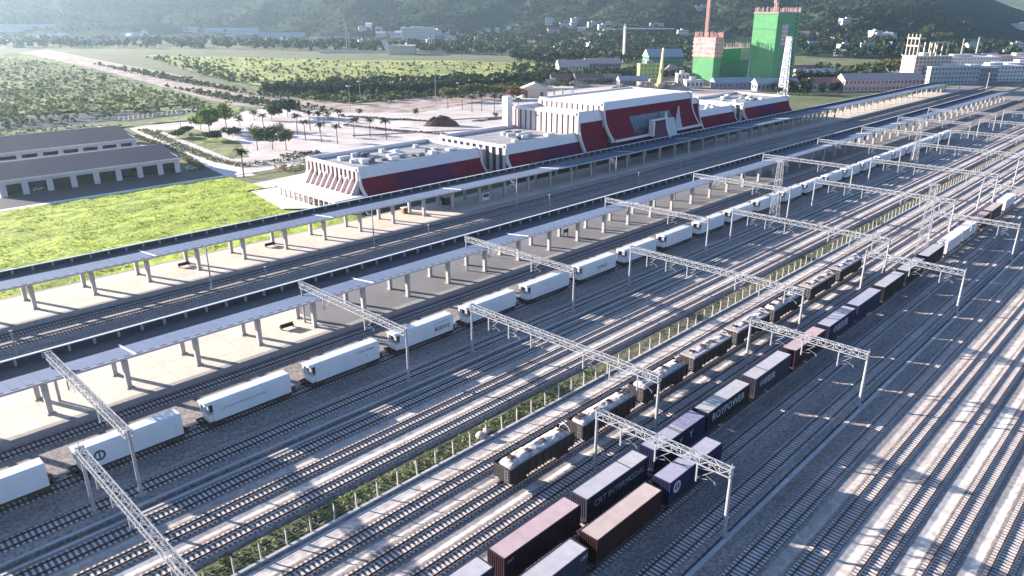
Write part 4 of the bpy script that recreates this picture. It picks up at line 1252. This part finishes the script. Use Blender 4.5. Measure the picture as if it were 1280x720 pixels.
# platform kiosks, benches and bins, seen between the columns
def kiosk(x,y,w,d,h,c,label,cat='kiosk',name='kiosk'):
    r0=empty(name,(x,y,1.0),label=label,cat=cat)
    MB().box(-w/2,w/2,-d/2,d/2,0,h).build('cabin',c,r0); MB().box(-w/2-.2,w/2+.2,-d/2-.2,d/2+.2,h,h+.15).build('roof',M_trim,r0)
    MB().box(-w/2+.3,w/2-.3,-d/2-.03,-d/2-.003,h*.4,h*.85).build('window',M_glassd,r0)
kiosk(128,167.6,1.6,1.2,1.6,mat('orange_brown_paint',(.28,.14,.05)),'small orange-brown kiosk on the station platform among the columns')
kiosk(143.9,166.9,3,1.6,2.4,M_dark,'black and white kiosk on the station platform under the canopy')
kiosk(156,163,3,1.6,2.2,M_trim,'white cabin on the station platform right of the black kiosk')
def bench(x,y,label):
    r0=empty('platform_bench',(x,y,1.0),label=label,cat='bench',group='dark benches on the platforms')
    MB().box(-1.3,1.3,-.5,.5,.4,.5).build('seat',M_dark,r0); MB().box(-1.3,1.3,-.05,.05,.5,1.0).build('backrest',M_dark,r0)
    MB().box(-1.2,-1.1,-.4,.4,0,.4).box(1.1,1.2,-.4,.4,0,.4).build('leg',M_dark,r0)
bench(62.4,165.7,'dark bench on the station platform behind the lone grey mast')
bench(60.5,116.6,'dark bench on the island platform between two column pairs')
bench(84,165.7,'dark bench farther along the station platform')

# ------------------------------------------------------------------ construction tower blocks, cranes, masts
M_net = mat('green_safety_net', (.10,.30,.13), amt=.12, scale=.15, rough=.85, big=.12)
M_netd = mat('dark_green_net', (.08,.19,.14), amt=.12, scale=.15, rough=.85, big=.12)
M_form = mat('red_formwork', (.42,.14,.13), (.60,.42,.40), scale=.35, rough=.8)
M_raw = mat('raw_concrete', (.30,.26,.23), amt=.15, scale=.2, rough=.9)
def rebar(root,x0,x1,y0,y1,z,n,m,h=3.0):
    b=MB(); rr=random.Random(2)
    for i in range(n):
        t=rr.random(); s=rr.randrange(4)
        x,y={0:(x0+(x1-x0)*t,y0),1:(x0+(x1-x0)*t,y1),2:(x0,y0+(y1-y0)*t),3:(x1,y0+(y1-y0)*t)}[s]
        b.bar((x,y,z),(x,y,z+rr.uniform(.6,1)*h),.22)
    b.build('rebar',m,root)
def netblock(name,px_corner,u_l,u_r,v_b,v_top,label,extra=None):
    """corner nearest the viewer, faces running left (+y) and right (+x)"""
    cx,cy=G(px_corner,v_b); h=zat(cx,cy,v_top)
    return cx,cy,h
# tall block
cx,cy=G(962,110); H1=zat(cx,cy,17)
t0=empty('tower_under_construction',(cx,cy,0),label='tall building wrapped in green safety netting, taller of the two',cat='building',group='buildings under construction')
Wd=20; Wl=40
MB().box(0,Wl,0,Wd,4,H1).build('netting',M_net,t0)
MB().box(1,Wl-1,1,Wd-1,0,4).build('base_storey',M_raw,t0)
MB().box(9,20,-.35,-.003,H1-24,H1-8).build('exposed_floor',mat('pink_floor',(.45,.36,.34),amt=.2,scale=.3),t0)
b=MB()
for k in range(5): b.box(9,20,-.6,-.353,H1-23+3.2*k,H1-22.4+3.2*k)
b.build('floor_slab',M_trim,t0)
b=MB()
for k in range(16): b.box(Wl-6,Wl-4.5,-.3,-.003,6+3.2*k,7.8+3.2*k)
b.build('net_opening',M_black,t0)
b=MB()
for k in range(1,5): b.box(-.25,0-.003,0,Wd,H1*k/5-.3,H1*k/5)
b.build('net_seam',M_netd,t0)
MB().box(-.5,Wl+.5,-.5,Wd+.5,H1,H1+1.2).build('top_slab',M_raw,t0)
rebar(t0,0,Wl,0,Wd,H1+1.2,110,mat('pink_rebar',(.42,.28,.27)),4)
# lower block
cx2,cy2=G(889,108); H2=zat(cx2,cy2,72); H2t=zat(cx2,cy2,47)
t1=empty('tower_under_construction',(cx2,cy2,0),label='lower green-netted building with red formwork on top, left of the tall one',cat='building',group='buildings under construction')
MB().box(0,12,0,19,4,H2).build('netting',M_net,t1)
MB().box(1,11,1,18,0,4).build('base_storey',M_raw,t1)
MB().box(-.5,12.5,-.5,19.5,H2+.003,H2t).build('formwork',M_form,t1)
b=MB()
for k in range(4): b.box(-.9,13,-.9,20,H2+1+k*(H2t-H2)/4.5,H2+1.5+k*(H2t-H2)/4.5)
b.build('scaffold_deck',mat('pale_pink_scaffold',(.62,.45,.44),amt=.1),t1)
rebar(t1,0,12,0,19,H2t,70,M_form,4.5)
MB().box(12.003,64,1.5,20,4,H2+1).build('netting',M_netd,t1)
MB().box(13.5,46,.7,1.497,H2-5.5,H2+6).build('net_sheet',mat('deep_green_sheet',(.03,.19,.09),amt=.08,scale=.1),t1)
MB().box(46.5,63,.9,1.49,H2-4,H2+6).build('exposed_floor',M_raw,t1)
MB().box(12.6,64,2,19.5,H2+1.003,H2+6).build('upper_storey',M_raw,t1)
MB().box(13,63,2,19,0,4).build('base_storey',M_raw,t1)
b=MB()
for k in range(10): b.box(14.0,15.6,1.2,1.49,5+3.0*k,6.6+3.0*k)
b.build('net_opening',M_black,t1)
rebar(t1,13,64,2,20,H2+6,130,M_raw,4.5)

def tower_crane(u,vb,vt,label,m,jib,cj,ang,w=1.9,hook=True,base=None):
    x,y=G(u,vb) if base is None else base; h=zat(x,y,vt)
    r0=lattice_tower(x,y,0,h,w,label,'tower cranes',m,wt=w,name='tower_crane',t=.42); r0['category']='crane'
    dx,dy=math.cos(ang),math.sin(ang)
    b=MB(); z=h*.93
    for s in (-.7,.7): b.bar((-dx*cj-dy*s,-dy*cj+dx*s,z),(dx*jib-dy*s,dy*jib+dx*s,z),.6)
    b.bar((0,0,z+1.4),(dx*jib,dy*jib,z+.4),.3)
    n=int(jib/2.2)
    for i in range(n):
        a=jib*i/n; c=jib*(i+1)/n
        b.bar((dx*a,dy*a,z+1.4-i/n),(dx*c-dy*.7,dy*c+dx*.7,z),.16); b.bar((dx*a,dy*a,z+1.4-i/n),(dx*c+dy*.7,dy*c-dx*.7,z),.16)
    b.build('jib',m,r0)
    MB().box(-dx*cj-1.2,-dx*cj+1.2,-dy*cj-1.2,-dy*cj+1.2,z-2,z-.2).build('counterweight',M_raw,r0)
    MB().bar((0,0,h),(0,0,h+3),.5).bar((0,0,h+3),(dx*jib*.6,dy*jib*.6,z+1),.12).bar((0,0,h+3),(-dx*cj,-dy*cj,z),.12).build('tie',m,r0)
    return r0
M_crw=mat('pale_crane_paint',(.72,.68,.68)); M_crp=mat('dusty_red_crane_paint',(.50,.28,.25)); M_cry=mat('yellow_crane_paint',(.50,.43,.24))
AX=PSI-math.pi/2   # bearing that runs to the right across the photo
tower_crane(779,78,33,'pale tower crane with a long level jib, left of the green buildings',M_crw,62,26,AX+.1)
tower_crane(878,100,-14,'dusty red tower crane mast rising out of the lower green building',M_crp,30,12,AX+2.2)
tower_crane(967,100,-8,'red and white tower crane above the tall green building',M_crp,30,12,AX+1.2,base=(cx+20,cy+12))
# yellow piling rig
x,y=G(824,112); h=zat(x,y,60)
r0=empty('piling_rig',(x,y,0),label='yellow piling rig with a slightly slanting mast before the green buildings',cat='rig')
MB().bar((0,0,2),(2,0,h),2.4,w2=1.3).build('mast',M_cry,r0); MB().box(-5,4,-2,2,1.2,4.5).build('cab',M_cry,r0); MB().box(-5.5,4.5,-2.4,-1.2,0,1.19).box(-5.5,4.5,1.2,2.4,0,1.19).build('crawler_track',M_dark,r0)
MB().bar((-4,0,4.5),(1.2,0,h*.6),.6).build('stay',M_cry,r0)
x,y=G(978,118)
lattice_tower(x,y,0,zat(x,y,46),5,'white telecom lattice mast standing right of the tall green building',None,mat('white_mast_paint',(.62,.62,.66)),wt=2.6,name='telecom_mast',t=.6)
# floodlight poles and distant chimneys/pylons
def pole(u,vb,vt,d,label,name='light_pole',head=True,m=None):
    x,y=G(u,vb); h=zat(x,y,vt); r0=empty(name,(x,y,0),label=label,cat='pole',group='tall poles around the station')
    MB().bar((0,0,-.3),(0,0,h),d,seg=7,w2=d*.6).build('shaft',m or M_white,r0)
    if head: MB().box(-1.4,1.4,-.5,.5,h-.01,h+.5).build('lamp_head',M_galv,r0)
pl=[(451,130,102,.4,'slim pole at the left of the plaza'),(545,131,82,.4,'tallest slim pole at the back of the plaza'),(573,122,104,.4,'short slim pole by the olive grove'),(227,165,139,.4,'lamp pole on the lawn island near the path'),
    (434,64,30,1.3,'leftmost pale pole beyond the green field'),(437,64,40,1.2,'shorter pale pole touching the leftmost one beyond the green field'),(507,50,32,2.6,'white chimney beside the pale hill block'),(543,64,32,1.1,'slim pole right of the white hall beyond the field'),(562,64,35,1.1,'slim pole with a bent top right of the white hall'),
    (438,140,108,.35,'thin grey pole behind the palm row'),(1200,75,48,2.2,'left one of two grey chimneys by the far town'),(1218,78,46,2.4,'right one of two grey chimneys by the far town'),(1199,112,96,.8,'pale pole in the grass beyond the near canopy end'),(1233,111,92,.8,'pale pole left of the far gantries'),
    (312,120,90,.35,'slim lamp pole beside the earth road on the left')]
for (u,vb,vt,d,l) in pl: pole(u,vb,vt,d,l,head=(d<1.0))
# ------------------------------------------------------------------ houses and sheds
M_hw=mat('pale_house_wall',(.55,.54,.54),amt=.08,scale=.2,rough=.8); M_hc=mat('cream_wall',(.52,.45,.37),amt=.08,scale=.2,rough=.8)
M_hr=mat('brown_roof',(.18,.12,.10),amt=.15,scale=.3,rough=.8); M_hb=mat('blue_grey_shed_roof',(.30,.34,.40),amt=.1,scale=.2,rough=.5)
def house(u,v,w,d,h,label,wall=M_hw,roof=M_hr,group=None,ang=None,pitch=.35,floors=None,name='house',p=None,flat=False,cat='house'):
    p = p or on_hill(u,v)
    if p is None: return
    r0=empty(name,(p[0],p[1],p[2]-.1),(AX+.15 if ang is None else ang),label,cat,group)
    MB().box(-w/2,w/2,-d/2,d/2,-3,h).build('wall',wall,r0)
    if flat:
        MB().box(-w/2-.3,w/2+.3,-d/2-.3,d/2+.3,h,h+.5).box(-w*.2,w*.1,-d*.2,d*.2,h+.5,h+2.8).build('roof',roof,r0)
    else:
        MB().prism([(-d/2-.6,h-.1),(0,h+d*pitch),(d/2+.6,h-.1)],'x',-w/2-.6,w/2+.6).build('roof',roof,r0)
    floors = floors or max(1,int(h/3.1)); nw=max(2,int(w/3.2)); ww=w/nw
    b=MB()
    for f in range(floors):
        for i in range(nw):
            x=-w/2+ww*i+ww*.28; z=h*f/floors+h/floors*.32
            b.box(x,x+ww*.44,-d/2-.06,-d/2-.003,z,z+h/floors*.42)
    nd=max(1,int(d/3.4)); wd_=d/nd
    for f in range(floors):
        for i in range(nd):
            y=-d/2+wd_*i+wd_*.3; z=h*f/floors+h/floors*.32
            b.box(-w/2-.06,-w/2-.003,y,y+wd_*.4,z,z+h/floors*.42)
    o=b.build('window',M_glassd,r0); o['kind']='stuff'
    return r0
hs=[ # u, v, w, d, h, wall, roof, flat, label
 (722,28,34,14,9,M_hw,M_hb,1,'bright white block on the slope, left of the white cluster'),(742,33,30,12,9,M_hw,M_hw,1,'bright white block at the middle of the slope cluster'),(755,36,26,12,8,M_hw,M_hw,1,'small white block right in the slope cluster'),
 (692,42,30,14,8,M_hc,M_hr,0,'pale house with a brown roof left on the slope'),(705,34,22,12,8,M_hw,M_hr,0,'small white house high on the slope'),(768,42,18,10,6,M_hw,M_hw,1,'little white hut below the slope cluster'),
 (505,42,16,12,12,M_hw,M_hw,1,'white tower-like house left of the pale hill block'),(523,50,70,22,24,M_hw,M_hw,1,'large pale multi-storey block at the foot of the hills'),(545,44,26,14,10,M_hw,M_hb,1,'white house just right of the large pale block'),
 (560,46,24,12,7,M_hw,M_hb,1,'small grey-white house right of the large block'),(580,48,26,12,6,M_hw,M_hb,1,'low white house farther right of the large block'),(600,50,24,12,6,M_hw,M_hb,1,'low white house at the right end of the far village'),
 (30,38,150,20,7,M_hw,M_hb,0,'very long pale shed at the far left below the hills'),(290,42,130,22,7,M_hw,M_hb,0,'long white shed below the hills, left of the middle'),(240,40,40,16,6,M_hw,M_hb,0,'short pale shed left of the long white one'),(120,56,60,16,6,M_hw,M_hb,0,'pale shed standing alone left of the far white chimney'),
 (350,48,120,20,7,M_hw,M_hb,0,'long blue-grey shed right of the white one'),(415,49,50,18,7,M_hw,M_hr,0,'pale hall with a brown roof before the hills'),(60,50,60,16,6,M_hw,M_hw,0,'pale low building right of the far-left shed'),(165,46,40,14,8,M_hw,M_hw,1,'small flat-topped building by the far-left trees'),
 (1050,53,26,12,7,M_hw,M_hb,1,'small pale house among the dark right-hand slopes'),(1098,50,30,12,8,M_hw,M_hb,1,'pale house left of the dense trees on the slope'),(1110,48,22,12,7,M_hw,M_hb,1,'white hut beside the pale slope house'),(1075,64,30,12,7,M_hw,M_hb,1,'grey-white house low on the right-hand slope'),
 (1060,30,30,14,8,M_hw,M_hb,1,'lonely pale building high on the dark slope'),(880,12,40,16,8,M_hw,M_hb,1,'pale building high on the slope behind the red crane'),(820,34,28,14,7,M_hw,M_hb,1,'small pale house on the slope right of the pale crane'),(1278,36,40,20,10,M_hw,M_hw,1,'white building on the far right hillside')]
for (u,v,w,d,h,wl_,rf,fl,l) in hs: house(u,v,w,d,h,l,wl_,rf,'houses below the hills',flat=bool(fl))
rr=random.Random(31); k=0
for (u0,u1,v0,v1,n) in ((430,640,36,60,26),(0,420,44,62,18),(640,860,30,62,14),(1000,1160,48,72,16),(1180,1280,60,84,12)):
    for i in range(n):
        u=rr.uniform(u0,u1); v=rr.uniform(v0,v1)
        w=rr.uniform(9,24); h=rr.choice([4,6,7,9,12])
        house(u,v,w,rr.uniform(8,13),h,'small pale building among others in the distant settlement below the hills',rr.choice([M_hw,M_hw,M_hc]),rr.choice([M_hw,M_hr,M_hb,M_hb]),'distant settlement buildings',flat=rr.random()<.5,ang=AX+rr.uniform(-.5,.5))
# white-tailed hall
p=on_hill(497,68)
if p:
    r0=empty('exhibition_hall',p,AX,'pale hall with a white swept fin at its left end, beyond the green field','hall')
    MB().box(-10,26,-12,12,0,12).build('wall',M_hc,r0); MB().box(-11,27,-13,13,12,13).box(-10,26,-12.3,-12,5,6.2).build('roof',M_hw,r0)
    MB().prism([(-22,20),(-18,21),(-6,4),(-6,0),(-14,0)],'y',-8,8).build('fin',M_hw,r0)
# long white wall beyond the green field
b=MB(); P=[G(400+i*20,66.5) for i in range(0,13)]
for p,q in zip(P[:-1],P[1:]): b.bar((p[0],p[1],1.5),(q[0],q[1],1.5),1.2,4.0)
tag(b.build('boundary_wall',M_hw),'long white wall along the far edge of the green field','wall')
# temple-like pavilion and site huts by the plaza
x,y=G(668,121)
r0=empty('pavilion',(x,y,0),AX,'cream pavilion with a low gabled roof and a side canopy behind the station','pavilion')
MB().box(-9,9,-7,7,0,6).build('wall',M_hc,r0); MB().prism([(-10.5,5.9),(0,10),(10.5,5.9)],'y',-8,8).build('roof',mat('cream_roof',(.55,.49,.45)),r0)
MB().box(8.99,28,-5,5,6.2,6.8).build('side_canopy',M_trim,r0)
b=MB()
for xx in (14,20,27):
    for yy in (-4.5,4.2): b.box(xx,xx+.5,yy,yy+.5,0,6.2)
b.build('canopy_column',M_trim,r0); MB().box(-7,-5,-7.1,-6.9,0,4).box(4,6,-7.1,-6.9,0,4).build('door',M_glassd,r0)
sh=[(715,92,30,16,8,M_hc,mat('pink_shed_roof',(.50,.38,.36)),0,'open pink-roofed site shed behind the pavilion'),(752,90,36,14,9,M_raw,mat('pink_shed_roof',(.50,.38,.36)),0,'half-built brown site building right of the pink-roofed shed'),(735,104,24,10,5,M_raw,M_hr,0,'low brown site hut in front of the half-built building'),
    (852,106,10,6,9,M_hw,M_hw,1,'small white two-storey site cabin left of the green building'),(866,110,14,7,6,M_hw,M_hw,1,'low white site cabin touching the green building'),(790,106,24,10,4,mat('grey_shed',(.14,.14,.16)),M_hb,0,'dark grey low shed near the yellow rig'),
    (828,84,40,22,12,M_netd,M_hb,0,'pale blue sheet-roofed hall left of the green buildings'),(812,100,22,8,14,mat('lime_hoarding',(.30,.42,.16)),M_raw,1,'lime green hoarding block behind the yellow rig'),(760,102,20,8,4,M_raw,M_raw,0,'small brown hut among the rubble'),(700,104,16,8,5,M_raw,M_hr,0,'small brown gabled hut right of the pavilion'),
    (920,110,40,10,5,mat('blue_cabin',(.22,.24,.32)),M_hb,0,'long blue-grey site cabin at the foot of the green buildings'),(968,113,34,10,6,mat('blue_cabin',(.22,.24,.32)),M_hb,0,'blue-grey cabin right at the foot of the tall green building'),(1000,92,60,10,5,M_hc,mat('red_brown_roof',(.30,.14,.12)),0,'long red-brown roofed row beyond the telecom mast'),(1030,96,60,8,5,M_hc,M_hw,0,'long cream wall-like building right of the telecom mast'),
    (1040,113,40,12,6,M_hw,mat('red_brown_roof',(.30,.14,.12)),0,'low white building with a red-brown roof behind the near canopy'),(1098,113,66,12,9,mat('salmon_wall',(.62,.40,.38)),mat('pink_grey_roof',(.42,.34,.33)),0,'salmon building with a pinkish roof at the end of the near canopy'),
    (820,109,30,9,4,M_dirt,M_dirt,1,'earth bank shed beside the yellow rig')]
for i,(u,v,w,d,h,wl_,rf,fl,l) in enumerate(sh): house(u,v,w,d,h,l,wl_,rf,'site huts and sheds',flat=bool(fl),name='site_shed',cat='shed')
# far town at the right
M_yel=mat('yellowed_wall',(.55,.42,.34),amt=.08,scale=.2)
tw=[(1153,103,34,18,22,M_yel,M_hw,1,'cream-yellow block with a grid of windows and rooftop frames'),(1182,104,46,18,14,mat('grey_block',(.34,.37,.40)),M_hw,1,'grey-white block right of the cream-yellow one'),(1214,102,34,16,12,mat('grey_block2',(.27,.26,.28)),M_hw,1,'darker grey block right of the grey-white one'),
    (1240,101,44,18,13,M_hw,M_hw,1,'white block left of the last ones in the town'),(1262,98,40,16,11,M_hc,M_hw,1,'cream block at the right edge of the photo'),(1280,96,60,18,13,M_hw,M_hw,1,'white block cut by the right edge of the photo'),(1200,92,70,16,16,M_hw,M_hw,1,'long white block behind the grey ones'),(1250,90,80,16,14,M_hw,mat('salmon_wall',(.62,.40,.38)),1,'long white block with a salmon top at the back'),(1275,88,60,16,15,M_hw,M_hw,1,'white back block at the right edge')]
for (u,v,w,d,h,wl_,rf,fl,l) in tw:
    r0=house(u,v,w,d,h,l,wl_,rf,'town buildings at the right',flat=True,name='town_building',cat='building')
    if 'grid' in l:
        b=MB()
        for k in range(4): b.box(-16,-15,-8+k*5,-7.4+k*5,22.5,40)
        for k in range(4): b.box(-4+k*5,-3.2+k*5,-8.5,-7.8,22.5,33)
        for k in range(4): b.box(-4+k*5,-3.2+k*5,7,7.8,22.5,33)
        b.box(-16,-10,-8,8,30,31).box(-16,-10,-8,8,36,37).box(-4,12,-8.5,-7.8,33,34)
        b.build('rooftop_frame',M_hc,r0)
# earth mounds of the building site and the dark mound on the plaza
def mound(u,v,w,d,h,label,m,seed,name='earth_mound'):
    x,y=G(u,v); r0b=MB(); n=22; 
    for j in range(n+1):
        for i in range(n+1):
            a=-1+2*i/n; c=-1+2*j/n; r=min(1,math.hypot(a,c))
            r0b.v.append((a*w/2,c*d/2,max(-.1,h*(1-r**1.6)*(1+.5*fbm(a*3+seed,c*3,1,3,seed))-.05)))
    for j in range(n):
        for i in range(n):
            k=j*(n+1)+i; r0b.f.append((k,k+1,k+n+2,k+n+1))
    o=r0b.build(name,m); o.location=(x,y,0); o.rotation_euler=(0,0,AX); return tag(o,label,'mound','earth mounds')
mound(552,157,20,9,5.5,'dark brown angular earth mound on the pale plaza',mat('dark_earth',(.07,.04,.03),amt=.3,scale=.4),1)
for i,(u,v,w,h,l) in enumerate([(690,106,22,5,'tan rubble mound left in the building site'),(720,108,26,4,'tan rubble mound in the middle of the building site'),(745,98,26,5,'tan rubble mound under the half-built building'),(780,112,26,4,'pinkish rubble mound before the grey shed'),(805,112,20,5,'pinkish rubble mound left of the yellow rig'),(845,112,24,5,'grey rubble mound left of the white site cabins'),(840,95,40,9,'large grey-brown mound under the blue sheet-roofed hall')]):
    mound(u,v,w,10,h,l,M_dirt if i%2 else mat('tan_rubble',(.20,.17,.14),(.42,.37,.33),scale=.3,rough=.95),i+4)
sheet('building_site', [G(640,112),G(700,90),G(870,82),G(1130,84),G(1130,106),G(880,118),G(760,108)], .009, mat('site_earth',(.16,.13,.11),(.42,.36,.33),scale=.05,rough=.95,detail=10,big=.25))
# low kerb lines over the plaza, reading as long pale and dark strips
b=MB()
for (u0,v0,u1,v1) in ((430,158,560,170),(440,170,640,160),(560,150,640,146),(430,146,520,150)):
    p=G(u0,v0); q=G(u1,v1); b.bar((p[0],p[1],.2),(q[0],q[1],.2),.5,.45)
struct(b.build('plaza_kerb',M_concd))
# small white boundary blocks in the yard
for i,(x,y,l) in enumerate([(60.8,64.9,'white boulder in the weeds behind the concrete posts'),(62.2,65.3,'smaller white boulder right of the other one in the weeds')]):
    bb=MB(); n=8
    for j in range(n+1):
        for k in range(n):
            th=math.pi*j/n; ph=2*math.pi*k/n; s=.75+.15*mnoise.noise(Vector((j*.7,k*.9,i)))
            bb.v.append((s*math.sin(th)*math.cos(ph),s*math.sin(th)*math.sin(ph),s*math.cos(th)*.8))
    for j in range(n):
        for k in range(n): bb.f.append((j*n+k,j*n+(k+1)%n,(j+1)*n+(k+1)%n,(j+1)*n+k))
    o=bb.build('boulder',M_conc,smooth=True); o.location=(x,y,.2); o.scale=(1-i*.3,)*3; tag(o,l,'boulder','pale boulders')
# short point-indicator posts along the drain
for i,(x,y) in enumerate([(33.0,84.2),(57.0,84.2),(88,84.2)]):
    r0=empty('marker_post',(x,y,0),label=f'knee-high white marker post beside the drain, {nth(i)} from the near end',cat='post',group='marker posts by the drain')
    MB().bar((0,0,-.3),(0,0,.8),.22,w2=.16).build('post',M_white,r0); MB().box(-.16,.16,-.16,.16,.8,.88).build('post_cap',M_white,r0)

# ------------------------------------------------------------------ haze
hb=MB().box(-1200,9500,-2500,8500,-3,285)
ho=hb.build('haze', bpy.data.materials.new('haze_air')); hm=ho.data.materials[0]; hm.use_nodes=True
nt=hm.node_tree; nt.nodes.clear()
out=nt.nodes.new('ShaderNodeOutputMaterial'); pv=nt.nodes.new('ShaderNodeVolumePrincipled')
pv.inputs['Color'].default_value=(.52,.72,.86,1); pv.inputs['Density'].default_value=.00010; pv.inputs['Anisotropy'].default_value=.6
nt.links.new(pv.outputs[0],out.inputs['Volume']); ho['kind']='stuff'
tag(ho,'thin pale blue haze filling the valley air','haze')
